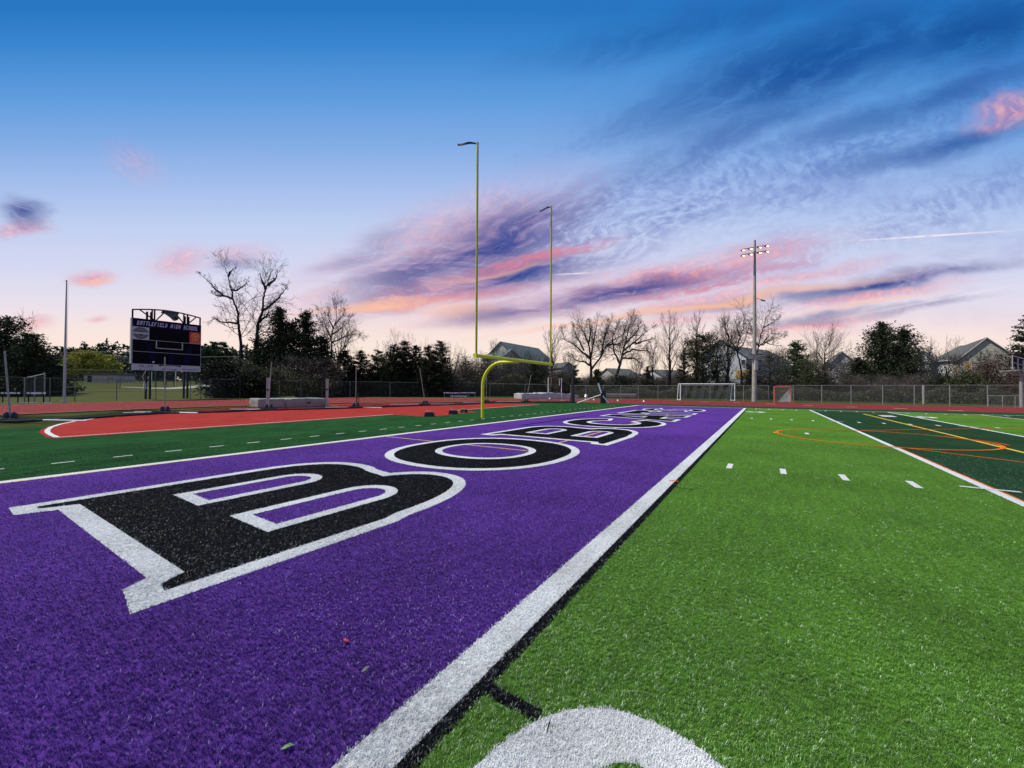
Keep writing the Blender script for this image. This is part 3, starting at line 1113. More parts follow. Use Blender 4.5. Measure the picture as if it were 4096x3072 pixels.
def ribbon_pts(x, sgn, L, up, curl):
    mb = MB()
    n = 12
    vs = []
    for k in range(n + 1):
        t = k / n
        px = x - t * L * sT + 0
        py = -2.35 + t * L * cT
        z = 12.43 + up * t + curl * math.sin(t * 5.0) * 0.05
        hw = 0.05 * math.cos(t * 3.5 + 0.3)
        vs += [(px, py + 0.03 * math.sin(t * 9), z + 0.045), (px + 0.02 * math.sin(t * 6), py, z - 0.045 + hw * 0.3)]
    mb.add(vs, [(2 * i, 2 * i + 1, 2 * i + 3, 2 * i + 2) for i in range(n)])
    return mb


for i, (x, up, L, lb) in enumerate(((-3.52, 0.02, 0.88, 'dark red wind ribbon flying level from the taller looking left upright'), (3.52, -0.20, 0.68, 'dark red wind ribbon drooping from the right upright'))):
    e = ribbon_pts(x, 1, L, up, 1).build('wind_ribbon', M['ribbon'])
    e.location = gp.location
    tag(e, label=lb, cat='ribbon', group='wind ribbons on the goal post')
    so = e.modifiers.new('s', 'SOLIDIFY')
    so.thickness = 0.012

# ------------------------------------------------------------------ SCOREBOARD
def rw(px, w):
    return AT(px, w)


sl, sr_ = Vector(rw(525, 46.0)), Vector(rw(801, 51.6))
su_ = (sr_ - sl)
SW = su_.length
sang = math.atan2(su_.y, su_.x)
sb = empty('scoreboard', (*sl, 0), sang, label='large dark football scoreboard on two black posts beyond the track', cat='scoreboard')
# local x left to right, local -y towards the field, z up


def sz(py, left=True):
    return HZ(525 if left else 801, py, 46.0 if left else 51.6)


zb, zp0, zt = sz(1480), sz(1454), sz(1270)
zh = sz(1304)                         # below the name band
print('scoreboard', SW, zb, zp0, zt)
MB().box((SW / 2, 0.25, (zp0 + zt) / 2), (SW, 0.5, zt - zp0)).build('cabinet', M['board'], sb)
Z = lambda t: zp0 + (zh - zp0) * t    # t from the bottom of the panels to the name band
fr = -0.012
band_ = MB().box((SW / 2, fr, (zh + zt) / 2), (SW - 0.01, 0.03, zt - zh)).build('name_panel', M['navy'], sb)


def pnl(name, x0, x1, z0, z1, mat, y=-0.02, t=0.02, parent=None):
    return MB().box(((x0 + x1) / 2, y, (z0 + z1) / 2), (x1 - x0, t, z1 - z0)).build(name, mat, parent or sb)


# stencil letters drawn on a 3x5 grid, slanted, as raised bars
FONT = {'A': "111101111101101", 'B': "110101110101111", 'T': "111010010010010", 'L': "100100100100111", 'E': "111100110100111",
        'F': "111100110100100", 'I': "010010010010010", 'D': "110101101101110", 'H': "101101111101101", 'G': "111100101101111",
        'S': "111100111001111", 'C': "111100100100111", 'O': "111101101101111", 'U': "101101101101111", 'R': "110101110101101",
        'N': "101111111101101", 'Y': "101101010010010", 'P': "111101111100100", 'W': "101101111111101", 'M': "101111111101101",
        'K': "101101110101101", '0': "111101101101111", '1': "010110010010111", '2': "111001111100111", '3': "111001011001111",
        '5': "111100111001111", '7': "111001001010010", '8': "111101111101111", '9': "111101111001111", '6': "111100111101111",
        '4': "101101111001001", '-': "000000111000000", ' ': "0" * 15, '.': "000000000000010", '!': "010010010000010"}


def word(name, txt, x0, z0, w, h, y, mat, parent, slant=0.15, k=1.0):
    mb = MB()
    cw = w / (len(txt) * 4 - 1)
    chh = h / 5
    for i, ch_ in enumerate(txt):
        gl = FONT.get(ch_, FONT[' '])
        for rr in range(5):
            cc = 0
            while cc < 3:
                if gl[rr * 3 + cc] == '1':
                    c1 = cc
                    while c1 + 1 < 3 and gl[rr * 3 + c1 + 1] == '1':
                        c1 += 1
                    xa, xb = x0 + (i * 4 + cc) * cw, x0 + (i * 4 + c1 + 1) * cw
                    za, zb_ = z0 + (4 - rr) * chh, z0 + (5 - rr) * chh
                    s0, s1 = slant * (za - z0), slant * (zb_ - z0)
                    mb.add([(xa + s0, y, za), (xb + s0, y, za), (xb + s1, y, zb_), (xa + s1, y, zb_)], [(0, 1, 2, 3)])
                    cc = c1
                cc += 1
    o = mb.build(name, mat, parent)
    o['kind'] = 'stuff'
    return o


word('lettering', 'BATTLEFIELD HIGH SCHOOL', SW * 0.055, zh + (zt - zh) * 0.22, SW * 0.885, (zt - zh) * 0.50, fr - 0.022, M['adlav'], band_, 0.18)
# adverts and screens; widths as fractions of the board
zA, zB, zC = Z(0.66), Z(0.335), Z(0.0)
ad1 = pnl('round_logo_panel', 0.0, SW * 0.225, zA, zh, M['adwhite'])
cxl, czl = SW * 0.1125, (zA + zh) / 2


def disc(cx, cz, rx, rz, y, n=32):
    return MB().add([(cx + rx * math.cos(2 * math.pi * k / n), y, cz + rz * math.sin(2 * math.pi * k / n)) for k in range(n)], [tuple(range(n))])


q = (zh - zA)
disc(cxl, czl, SW * .107, q * .47, -0.034).build('logo_ring', M['adgrey'], ad1)
disc(cxl, czl, SW * .092, q * .40, -0.037).build('logo_ring', M['trim'], ad1)
disc(cxl, czl, SW * .088, q * .385, -0.040).build('logo_ring', M['adgrey'], ad1)
disc(cxl, czl, SW * .060, q * .27, -0.043).build('logo_ring', M['trim'], ad1)
disc(cxl, czl, SW * .054, q * .245, -0.046).build('logo_ring', M['adgrey'], ad1)
MB().box((cxl, -0.05, czl), (SW * 0.225, 0.008, q * 0.13)).build('logo_bar', M['adwhite'], ad1)
ad2 = pnl('shell_logo_panel', SW * 0.815, SW, zA - 0.02, zh, M['adred'])
sx, sz2 = SW * 0.905, zA + q * 0.52
shell = [(sx + SW * .062 * math.cos(R(a)), sz2 + q * .12 + q * .27 * math.sin(R(a))) for a in range(-35, 216, 10)]
shell = [(sx - SW * .035, sz2 - q * .16), (sx + SW * .035, sz2 - q * .16)] + shell
mb = MB()
mb.add([(a, -0.036, b) for a, b in shell], [tuple(range(len(shell)))])
mb.build('shell_emblem', M['adyellow'], ad2)
sh2 = [(sx + SW * .050 * math.cos(R(a)), sz2 + q * .12 + q * .21 * math.sin(R(a))) for a in range(-30, 211, 10)]
sh2 = [(sx - SW * .026, sz2 - q * .10), (sx + SW * .026, sz2 - q * .10)] + sh2
MB().add([(a, -0.039, b) for a, b in sh2], [tuple(range(len(sh2)))]).build('shell_emblem', M['adred'], ad2)
mb = MB()
for k in range(-3, 4):
    a = R(90 + k * 24)
    x1_, z1_ = sx + SW * .046 * math.cos(a), sz2 + q * .12 + q * .19 * math.sin(a)
    x0_, z0_ = sx + k * SW * .004, sz2 - q * .08
    d_ = Vector((x1_ - x0_, z1_ - z0_)).normalized()
    nx, nz = -d_.y * 0.02, d_.x * 0.02
    mb.add([(x0_ - nx, -.042, z0_ - nz), (x0_ + nx, -.042, z0_ + nz), (x1_ + nx, -.042, z1_ + nz), (x1_ - nx, -.042, z1_ - nz)], [(0, 1, 2, 3)])
mb.build('shell_rib', M['adyellow'], ad2)
word('lettering', 'GLENN-1', SW * 0.853, zA + q * 0.20, SW * 0.11, q * 0.10, -0.036, M['adyellow'], ad2, 0)
word('lettering', '703-754-1710', SW * 0.828, zA + q * 0.03, SW * 0.16, q * 0.075, -0.036, M['adyellow'], ad2, 0)
pnl('video_screen', SW * 0.228, SW * 0.812, zA + 0.03, zh, M['board'], -0.018)
for (x0, x1, z0, z1) in ((0, SW, zA - .02, zA + .02), (0, SW, zB - .02, zB + .02), (0, SW, zC - .02, zC + .02),
                         (0, .035, zC, zA), (SW - .035, SW, zC, zh), (SW * .32, SW * .335, Z(.45), zA), (SW * .70, SW * .715, Z(.45), zA), (SW * .32, SW * .715, Z(.445), Z(.465))):
    pnl('trim_strip', x0, x1, z0, z1, M['trim'], -0.03, 0.02)
for (x0, x1, z0, z1) in ((.19, .27, .36, .56), (.78, .86, .36, .56), (.22, .32, .04, .30), (.50, .58, .05, .27), (.72, .84, .04, .30), (.44, .60, .35, .40)):
    pnl('digit_panel', SW * x0, SW * x1, Z(z0), Z(z1), M['navy'], -0.022)
pnl('sticker', SW * .275, SW * .305, Z(.04), Z(.085), M['adwhite'], -0.035, 0.01)
pnl('side_panel', -0.10, 0.0, zp0, zt, M['alu'], 0.25, 0.5)
adb = MB().box((SW / 2, 0.02, (zb + zp0) / 2), (SW, 0.08, zp0 - zb - 0.03)).build('advert_panel', M['adwhite'], sb)
hh = zp0 - zb
word('lettering', 'GEICO', SW * .095, zb + hh * .58, SW * .19, hh * .27, -0.024, M['adblue'], adb, 0.1)
word('lettering', 'INSURANCE', SW * .125, zb + hh * .40, SW * .13, hh * .10, -0.024, M['adgrey'], adb, 0)
word('lettering', '703 753 2030', SW * .09, zb + hh * .08, SW * .21, hh * .15, -0.024, M['adgrey'], adb, 0)
MB().add([(SW * .37, -.024, zp0 - .02), (SW * .37, -.024, zb + hh * .72), (SW * .45, -.024, zb + hh * .86), (SW * .60, -.024, zb + hh * .86), (SW * .69, -.024, zb + hh * .74), (SW * .69, -.024, zp0 - .02)],
         [(0, 1, 2, 3, 4, 5)]).build('logo_swoosh', M['board'], adb)
word('lettering', 'FAIRWAY', SW * .49, zb + hh * .18, SW * .145, hh * .20, -0.024, M['adblue'], adb, 0.1)
disc(SW * .44, zb + hh * .3, SW * .028, hh * .2, -0.024, 6).build('logo_mark', M['adgrey'], adb)
disc(SW * .445, zb + hh * .3, SW * .016, hh * .1, -0.027, 6).build('logo_mark', M['adwhite'], adb)
word('lettering', 'MOO', SW * .71, zb + hh * .25, SW * .075, hh * .26, -0.024, M['adred'], adb, 0)
word('lettering', 'BURGER', SW * .80, zb + hh * .27, SW * .145, hh * .22, -0.024, M['adgrey'], adb, 0)
word('lettering', '00', SW * .955, zb + hh * .30, SW * .03, hh * .12, -0.024, M['adred'], adb, 0)
# posts
for px in (587, 739):
    f_ = (px - 525) / (801 - 525)
    xx = SW * (f_ * 1.0 + 0.01)
    for dx in (-0.19, 0.19):
        MB().box((xx + dx, 0.42, (sz(1235)) / 2), (0.15, 0.34, sz(1240))).build('post', M['blackpaint'], sb)
MB().box((SW * .185, 0.2, sz(1545)), (0.22, 0.2, 0.75)).build('junction_box', M['adwhite'], sb)
MB().tube([(SW * .185, .2, sz(1530)), (SW * .15, .2, sz(1505)), (SW * .2, .2, zb)], 0.035, 6).build('conduit_pipe', M['adwhite'], sb)
# arched top truss
zl, zr, zm = sz(1240), sz(1281, False) , sz(1228)
zl = zt + 1.0
zr = zl - 0.0
arch = [(SW * t, 0.25, zl + 0.40 * math.sin(math.pi * min(1, max(0, (t) )))) for t in [k / 12 for k in range(13)]]
mb = MB()
for a, b in zip(arch[:-1], arch[1:]):
    mb.tube([a, b], 0.09, 6)
mb.build('arch_beam', M['blackpaint'], sb)
for t in (0.008, 0.27, 0.305, 0.735, 0.79, 0.992):
    MB().box((SW * t, 0.25, (zt + zl + .35 * math.sin(math.pi * t)) / 2), (0.14, 0.14, zl + .35 * math.sin(math.pi * t) - zt)).build('truss_post', M['blackpaint'], sb)
for a, b in ((.10, .30), (.46, .33), (.60, .73), (.93, .80)):
    MB().tube([(SW * a, .25, zl + .3 * math.sin(math.pi * a)), (SW * b, .25, zt + .03)], 0.075, 6).build('truss_brace', M['blackpaint'], sb)
lg = [(.41, zl + .38), (.66, zl + .36), (.625, zl - .18), (.655, zl - .35), (.64, zl - .62), (.595, zl - .82), (.565, zl - .78), (.52, zl - .45), (.45, zl - .1), (.385, zl - .02)]
emb = MB().prism([(SW * a, b) for a, b in lg], 0.02, 0.10).build('emblem_sign', M['adgrey'], sb)
word('lettering', 'BOBCATS', SW * .415, zl + .08, SW * .22, .22, 0.015, M['board'], emb, 0.2)
disc(SW * .60, zl - .45, SW * .028, .12, 0.015, 14).build('emblem_mark', M['board'], emb)

# ------------------------------------------------------------------ FLAG POLE
fx, fy = AT(258, 38.5)
fp = empty('flagpole', (fx, fy, 0), label='bare pale grey flagpole with small ball top beyond the track', cat='flagpole')
ht = HZ(258, 1130, 38.5)
MB().tube([(0, 0, 0), (0, 0, ht * .5), (0, 0, ht)], [0.105, 0.085, 0.045], 12).build('pole', M['alu'], fp)
MB().tube([(0, 0, ht), (0, 0, ht + .12), (0, 0, ht + .16), (0, 0, ht + .22)], [.02, .05, .11, .02], 12).build('finial', M['blackpaint'], fp)
MB().tube([(0, 0, 0), (0, 0, .12)], .24, 14).build('base_collar', M['alu'], fp)
MB().tube([(.14, 0, 1.2), (.1, 0, ht)], .008, 4).build('halyard', M['galv'], fp)

# ------------------------------------------------------------------ LIGHT POLE
LW = 53.0
lx, ly = AT(3017, LW)
lp = empty('light_pole', (lx, ly, 0), math.atan2(cT * -1, sT), label='tall concrete floodlight pole with eight lit lamps behind the far track', cat='light pole')
# local x = to the right as seen from the field
lp.rotation_euler = (0, R(0.35), TH - math.pi / 2)
lh = HZ(3025, 962, LW)
MB().tube([(0, 0, 0), (0, 0, lh * .55), (0, 0, lh)], [0.31, 0.21, 0.12], 20).build('shaft', M['concrete'], lp)
MB().tube([(0, 0, lh - 3.6), (0, 0, lh + .05)], [0.15, 0.128], 16).build('steel_sleeve', M['galv'], lp)
mt, g_, b_ = new_mat('lamp_glow')
b_.inputs['Emission Color'].default_value = (1.0, 0.80, 0.30, 1)
b_.inputs['Emission Strength'].default_value = 5
b_.inputs['Base Color'].default_value = (0.8, 0.7, 0.4, 1)
M['glow'] = mt
mt2, g_, b_ = new_mat('lamp_reflector')
b_.inputs['Emission Color'].default_value = (1.0, 0.80, 0.38, 1)
b_.inputs['Emission Strength'].default_value = 0.8
b_.inputs['Base Color'].default_value = (0.5, 0.45, 0.3, 1)
M['reflector'] = mt2
for row, zoff in ((0, -0.9), (1, -1.65)):
    MB().tube([(-1.65, 0.1, lh + zoff - .30), (1.75, 0.1, lh + zoff + .30)], 0.045, 8).build('cross_arm', M['blackpaint'], lp)
    for xo in (-1.65, -.6, .65, 1.65):
        z0 = lh + zoff + xo * .18 - .27
        rot = Matrix.Rotation(R(12 if xo < 0 else 4), 3, 'Y') @ Matrix.Rotation(R(-38), 3, 'X')
        rot = Matrix.Rotation(R(8), 3, 'Y')
        head = MB()
        vs = [(-.30, -.16, -.11), (.30, -.16, -.11), (.30, .22, .02), (-.30, .22, .02), (-.25, -.10, .13), (.25, -.10, .13), (.25, .14, .15), (-.25, .14, .15)]
        vs = [rot @ Vector(v) + Vector((xo, -.05, z0)) for v in vs]
        head.add(vs, [(0, 3, 2, 1), (4, 5, 6, 7), (0, 1, 5, 4), (1, 2, 6, 5), (2, 3, 7, 6), (3, 0, 4, 7)])
        hd = head.build('lamp_head', M['blackpaint'], lp)
        f_ = [rot @ Vector(v) + Vector((xo, -.05, z0)) for v in ((-.25, -.165, -.10), (.25, -.165, -.10), (.22, -.125, .10), (-.22, -.125, .10))]
        MB().add(f_, [(0, 1, 2, 3)]).build('reflector', M['reflector'], hd)
        n_ = 10
        bulb = MB().tube([(xo - .10, -.24, z0 - .02), (xo, -.25, z0 - .02), (xo + .10, -.24, z0 - .02)], [.03, .07, .03], n_)
        bulb.build('bulb', M['glow'], hd)
        MB().tube([(xo, .05, z0 + .1), (xo, .1, z0 + .28)], .03, 6).build('bracket', M['blackpaint'], hd)
zc = HZ(3021, 1462, LW)
MB().box((0.02, -.33, zc), (.40, .22, 1.30)).build('control_box', M['adwhite'], lp, .01)
zc2 = HZ(3021, 1417, LW)
MB().box((-.62, -.1, zc2), (.85, .30, .09)).build('shelf_light', M['galv'], lp)
MB().box((.70, -.1, zc2), (.80, .30, .09)).build('shelf_light', M['blackpaint'], lp)
MB().tube([(0, 0, zc2 - .65), (0, 0, zc2 - .55)], .36, 16).build('clamp_band', M['galv'], lp)
zcam = HZ(3040, 1200, LW)
MB().tube([(.15, -.05, zcam + .25), (.55, -.1, zcam + .12), (.9, -.1, zcam)], .03, 6).build('camera_arm', M['galv'], lp)
MB().box((1.1, -.1, zcam - .08), (.55, .2, .16), Matrix.Rotation(R(14), 3, 'Y')).build('camera_head', M['galv'], lp, .02)


# ------------------------------------------------------------------ FENCES
def uvsheet(name, pts, z0, z1, mat, parent, ztop=None, doubles=False):
    vs, uv, fs = [], [], []
    L = 0
    for i, p in enumerate(pts):
        if i:
            L += (Vector(p[:2]) - Vector(pts[i - 1][:2])).length
        zt_ = ztop[i] if ztop else z1
        vs += [(p[0], p[1], z0), (p[0], p[1], zt_)]
        uv += [(L, z0), (L, zt_)]
    fs = [(2 * i, 2 * i + 2, 2 * i + 3, 2 * i + 1) for i in range(len(pts) - 1)]
    me = bpy.data.meshes.new(name)
    me.from_pydata(vs, [], fs)
    ul = me.uv_layers.new(name='UVMap')
    for lp_ in me.loops:
        ul.data[lp_.index].uv = uv[lp_.vertex_index]
    return link(name, me, parent, mat)


def fence(label, pts, h, mat_post, mat_mesh, pr=0.035, mid=False, name='chain_link_fence', extra=(), grp='chain link fences round the field', zs=None):
    o = pts[0]
    root = empty(name, (o[0], o[1], 0), label=label, cat='fence', group=grp)
    loc = [(p[0] - o[0], p[1] - o[1]) for p in pts]
    hs = h if isinstance(h, (list, tuple)) else [h] * len(pts)
    zs = zs or [0.0] * len(pts)
    hs = [a_ + b_ for a_, b_ in zip(hs, zs)]
    pm = MB().tube([(0, 0, -.1), (0, 0, 1)], pr, 8).mesh('post')
    pm.materials.append(mat_post)
    for (x, y), hh_ in zip(loc, hs):
        q_ = link('post', pm, root)
        k_z = zs[[i_ for i_, l_ in enumerate(loc) if l_ == (x, y)][0]]
        q_.location = (x, y, k_z)
        q_.scale = (1, 1, hh_ - k_z)
    for k in range(len(loc) - 1):
        (xa, ya), (xb, yb) = loc[k], loc[k + 1]
        MB().tube([(xa, ya, hs[k] - .01), (xb, yb, hs[k + 1] - .01)], pr * .6, 6, False).build('top_rail', mat_post, root)
        if mid:
            MB().tube([(xa, ya, hs[k] * mid), (xb, yb, hs[k + 1] * mid)], pr * .5, 6, False).build('middle_rail', mat_post, root)
    uvsheet('mesh_fabric', loc, min(zs), 1, mat_mesh, root, ztop=hs)
    return root


lf = [(-420, 27), (-140, 31), (-20, 34.5), (100, 37), (200, 39), (300, 41), (467, 44.5), (624, 47.2), (762, 49.4), (803, 50), (840, 50.6)]
fence('left run of chain link fence with dark posts beside the flagpole and scoreboard', [AT(*p) for p in lf], 2.45, M['galv_dark'], M['chain_dark'], .04, 0.42)
mf = [(840, 51.0), (960, 54), (1040, 56), (1118, 58), (1204, 60.5), (1288, 63), (1400, 66), (1560, 70), (1700, 73), (1816, 75), (1960, 76), (2100, 74.5), (2200, 72.5)]
fence('middle run of chain link fence in front of the shrubs and evergreens', [AT(*p) for p in mf], [2.7] * 9 + [2.85, 2.6, 2.5, 2.45], M['galv'], M['chain_dark'], .035)
rf = []
for px in (2282, 2344, 2413, 2483, 2553, 2632, 2711, 2840, 2974, 3075, 3173, 3287, 3404, 3531, 3657, 3799, 3950, 4110, 4300):
    # intersection of the bearing with the line X = 65.4 .. 61
    d = ray(px, 1555)
    X = 65.6 - 0.0020 * (px - 2282)
    t = X / d[0]
    rf.append((X, d[1] * t))
fence('long right run of galvanised chain link fence behind the far track', rf, 2.25, M['galv'], M['chain'], .04)
x_, y_ = AT(3718, 44)
lean = MB().tube([(0, 0, 0), (0, 0, 2.3)], .12, 10).build('wooden_post', M['concrete'])
lean.location = (x_ + 2.0, y_, 0)
tag(lean, label='thick weathered post standing just behind the right fence', cat='post')
lowp = [AT(px, w) for px, w in ((3952, 41), (4010, 40), (4060, 39.4), (4130, 38.4))]
fence('low chain link fence with a gate at the right edge by the grey steel post', lowp, 1.15, M['galv'], M['chain'], .03, name='low_fence', grp=None)
# far baseball backstop and fences on the left lawn
fb = [AT(px, w) for px, w in ((-200, 75), (-40, 78), (83, 80), (205, 84), (330, 90), (430, 95), (560, 100), (700, 105), (830, 108), (960, 112))]
fence('far green fence across the lawn behind the scoreboard', fb, 2.6, M['galv_dark'], M['chain_dark'], .05, name='field_fence', grp='fences far across the lawn', zs=[ZL(w) for w in (75, 78, 80, 84, 90, 95, 100, 105, 108, 112)])
fb = [AT(px, w) for px, w in ((-100, 70), (83, 70), (203, 72), (480, 76), (620, 82), (740, 84), (850, 88), (940, 90))]
bh = [HZ(px, 1478, w) - ZL(w) for px, w in ((-100, 70), (83, 70), (203, 72), (480, 76), (620, 82), (740, 84), (850, 88), (940, 90))]
bs = fence('tall thin backstop netting on dark poles left of the scoreboard', fb, [q_ - 0.15 * (i % 2) for i, q_ in enumerate(bh)], M['galv_dark'], M['chain_dark'], .06, name='backstop', grp='fences far across the lawn', zs=[ZL(w) for w in (70, 70, 72, 76, 82, 84, 88, 90)])


# ------------------------------------------------------------------ BALL STOP NET WITH POLES
npos = [(40, 1687, 13, 1404), (659, 1654, 656, 1428), (1074, 1641, 1084, 1448), (1423, 1633, 1423, 1468), (1700, 1620, 1678, 1475), (1945, 1612, 1945, 1491), (2105, 1609.5, 2124, 1500)]
names = ['leftmost leaning grey net pole with two black wheels on the turf', 'faint grey net pole in front of the scoreboard with crossed white feet',
         'grey net pole by the left end of the high jump mat', 'thin net pole with a coiled rope right of the high jump mat',
         'net pole leaning left in front of the evergreens', 'thin upright net pole just right of the goal post neck', 'net pole leaning right beside the white covered pit']
nodes = []
for i, ((bx_, by_, tx_, ty_), lb) in enumerate(zip(npos, names)):
    x, y = GP(bx_, by_)
    w = ray(bx_, by_)[3] * (-CAMH / ray(bx_, by_)[2])
    zt_ = HZ(tx_, ty_, w)
    tx, ty = AT(tx_, w)
    e = empty('net_pole', (x, y, 0), TH - math.pi / 2, label=lb, cat='pole', group='poles of the lowered ball stop net')
    sx_ = (tx_ - bx_) / FOC * w
    MB().tube([(0, 0, .25), (sx_, 0, zt_)], 0.032, 8).build('pole', M['galv'], e)
    s_ = 1.0 if i < 5 else 1.2
    MB().tube([(-.17, 0, .0), (-.15, 0, .34), (-.13, 0, .44)], [.14, .12, .05], 10).build('base_weight', M['black'], e)
    MB().tube([(.17, 0, .0), (.15, 0, .34), (.13, 0, .44)], [.14, .12, .05], 10).build('base_weight', M['black'], e)
    MB().box((0, 0, .08), (1.0 * s_, .35, .14)).build('base_frame', M['black'], e, .02)
    feet = {0: [(-.5, 0, -2.2, 0), (.4, 0, 1.1, .1), (1.3, .15, 3.2, .2)], 1: [(-1.0, -.2, -2.0, -.5), (-1.0, .2, -2.2, .35), (.4, -.1, 2.1, -.15), (.9, .3, 1.8, .5)],
            2: [(-.4, .1, -2.6, -.1), (.3, -.1, 1.2, .2), (-.3, -.4, -1, -.6)], 3: [(-.5, 0, -2.4, .1), (.4, 0, 2.0, .1)],
            4: [(-.3, 0, -3.0, -.9), (.3, 0, 2.6, 1.2)], 5: [(-.3, 0, -2.6, 0), (.3, 0, 1.5, 0)], 6: [(-.3, 0, -3.5, -.3), (-.3, .1, -2, .3)]}[i]
    for (xa, ya, xb, yb) in feet:
        MB().tube([(xa, ya, .07), (xb, yb, .05)], .035 if i else .03, 8).build('foot_tube', M['white'], e)
    nodes.append((x, y))
# coiled rope on the fourth pole
x, y = nodes[3]
rp = MB().tube([(.16 + .10 * math.cos(t * .7), -.05, .9 - .012 * t + .30 * math.sin(t * .7)) for t in range(0, 40)], .012, 5).build('rope', M['black'])
rp.location = (x, y, 0)
rp.rotation_euler = (0, 0, TH - math.pi / 2)
tag(rp, label='black rope hanging in a coil from the net pole right of the mat', cat='rope')
nl_ = [(-200, 1703), (0, 1692), (266, 1683), (400, 1673), (520, 1664), (659, 1656), (800, 1653), (900, 1650), (1074, 1643), (1250, 1639), (1423, 1634), (1560, 1629), (1700, 1624), (1850, 1620), (1945, 1614), (2105, 1611), (2290, 1611.5)]
pp = []
for a, b in zip(nl_[:-1], nl_[1:]):
    for k in range(6):
        pp.append(GP(a[0] + (b[0] - a[0]) * k / 6, a[1] + (b[1] - a[1]) * k / 6))
pp.append(GP(*nl_[-1]))
netroot = empty('ball_stop_net', (pp[0][0], pp[0][1], 0), label='lowered black ball stop net sagging along the ground between its poles', cat='net')
loc = [(p[0] - pp[0][0], p[1] - pp[0][1]) for p in pp]
rs = random.Random(4)
hts = [0.26 + 0.05 * math.sin(k * .33) + rs.uniform(-.015, .015) for k in range(len(loc))]
uvsheet('net_sheet', loc, 0.02, .5, M['net_black'], netroot, ztop=hts)
roll = MB()
roll.tube([(p[0], p[1], .05 + rs.uniform(0, .02)) for p in loc], [rs.uniform(.045, .085) for _ in loc], 7)
roll.build('net_roll', M['black'], netroot)
# black bagged net column and A-frame
x, y = GP(2288, 1611.5)
col_ = empty('net_bag_pole', (x, y, 0), TH - math.pi / 2, label='tall black net bag gathered round a pole beside the fallen frame', cat='net')
MB().tube([(0, 0, .12), (.0, 0, .5), (.05, 0, 1.2), (.12, 0, 2.0), (.08, 0, 3.6), (.1, 0, 4.6)], [.52, .48, .40, .24, .20, .05], 10).build('gathered_net', M['net_black'], col_)
MB().tube([(.05, 0, .12), (.08, 0, 1.8), (.10, 0, 3.9)], [.30, .16, .12], 10).build('bag', M['black'], col_)
MB().tube([(.1, 0, 0), (.1, 0, 6.0)], .03, 6).build('pole', M['galv'], col_)
MB().box((-.1, 0, .07), (1.7, .7, .14)).build('base_plate', M['black'], col_, .02)
w_ = 43.0
x, y = AT(2409, w_)
af = empty('tube_stand', (x, y, 0), TH - math.pi / 2, label='tilted white and black tube frame leaning at the end of the net', cat='frame')
fq = lambda px, py: ((px - 2409) / FOC * w_, 0, max(.04, HZ(px, py, w_)))
MB().tube([fq(2393, 1533), fq(2406, 1574)], .075, 8).build('tube', M['white'], af)
MB().tube([fq(2409, 1580), fq(2434, 1616)], .075, 8).build('tube', M['white'], af)
MB().tube([fq(2403, 1579), fq(2308, 1612)], .05, 8).build('tube', M['white'], af)
MB().tube([fq(2405, 1573), fq(2411, 1582)], .14, 8).build('joint', M['black'], af)
MB().tube([fq(2396, 1543), fq(2407, 1579)], .055, 8).build('brace_pipe', M['black'], af)
MB().box((.15, .2, .75), (.62, .3, 1.45)).build('black_pad', M['black'], af, .06)


# ------------------------------------------------------------------ HIGH JUMP MAT AND STANDARDS
A_ = Vector(GP(1034, 1634))
B_ = Vector(GP(1306, 1626.5))
L_ = Vector(GP(949, 1629.5))
u = (B_ - A_).normalized()
ln_ = (B_ - A_).length
dp = 3.1
hm = empty('high_jump_mat', (*A_, 0), math.atan2(u.y, u.x), label='large grey high jump landing mat on the red apron', cat='mat')
mh = 0.70


def cushion(x0, x1, y0, y1, h, seed):
    bm = bmesh.new()
    nx, ny, nz = 14, 10, 5
    r_ = random.Random(seed)
    bmesh.ops.create_cube(bm, size=1)
    bmesh.ops.subdivide_edges(bm, edges=bm.edges, cuts=9, use_grid_fill=True)
    for v in bm.verts:
        x, y, z = v.co
        sg = 0.035 * math.sin(7 * x + seed) * math.sin(5 * y + 2 * seed) + .02 * math.sin(23 * x + 11 * z + seed) + r_.uniform(-.006, .006)
        v.co = (x0 + (x + .5) * (x1 - x0), y0 + (y + .5) * (y1 - y0), (z + .5) * h)
        if z > .49:
            v.co.z += sg * .7
        if abs(y) > .49:
            v.co.y += math.copysign(sg * (.5 - abs(z)) * 2, y)
        if abs(x) > .49:
            v.co.x += math.copysign(sg * (.5 - abs(z)) * 2, x)
    for f in bm.faces:
        f.material_index = 1 if f.normal.z > 0.7 else 0
        f.smooth = True
    me = bpy.data.meshes.new('mat_section')
    bm.to_mesh(me)
    bm.free()
    return me


cush = link('mat_section', cushion(0, ln_ * .36, 0, dp, mh, 1), hm, [M['vinyl'], M['vinyl_lit_top']])
cush = link('mat_section', cushion(ln_ * .375, ln_ * 1.0, 0, dp * 1.02, mh, 2), hm, [M['vinyl'], M['vinyl_lit_top']])
MB().box((ln_ * .70, -0.035, .36), (.42, .01, .18)).build('logo_patch', M['ribbon'], hm)
for (px, py, ty, lb, wd) in ((1071, 1638, 1511, 'left grey high jump upright on a black foot', .20), (1308, 1627, 1515, 'right grey high jump upright at the far end of the mat', .19)):
    x, y = GP(px, py)
    w = ray(px, py)[3] * (-CAMH / ray(px, py)[2])
    e = empty('jump_standard', (x, y, 0), TH - math.pi / 2, label=lb, cat='jump stand', group='high jump stands beside the mat')
    h_ = HZ(px, ty, w)
    for dx in (-.055, .055):
        MB().box((dx, 0, h_ / 2), (.085, .09, h_)).build('upright', M['alu'], e)
    MB().box((0, 0, .05), (.55, .5, .08)).build('foot', M['black'], e, .02)
    MB().box((0, -.06, h_ * .62), (.20, .05, .10)).build('bar_holder', M['black'], e)

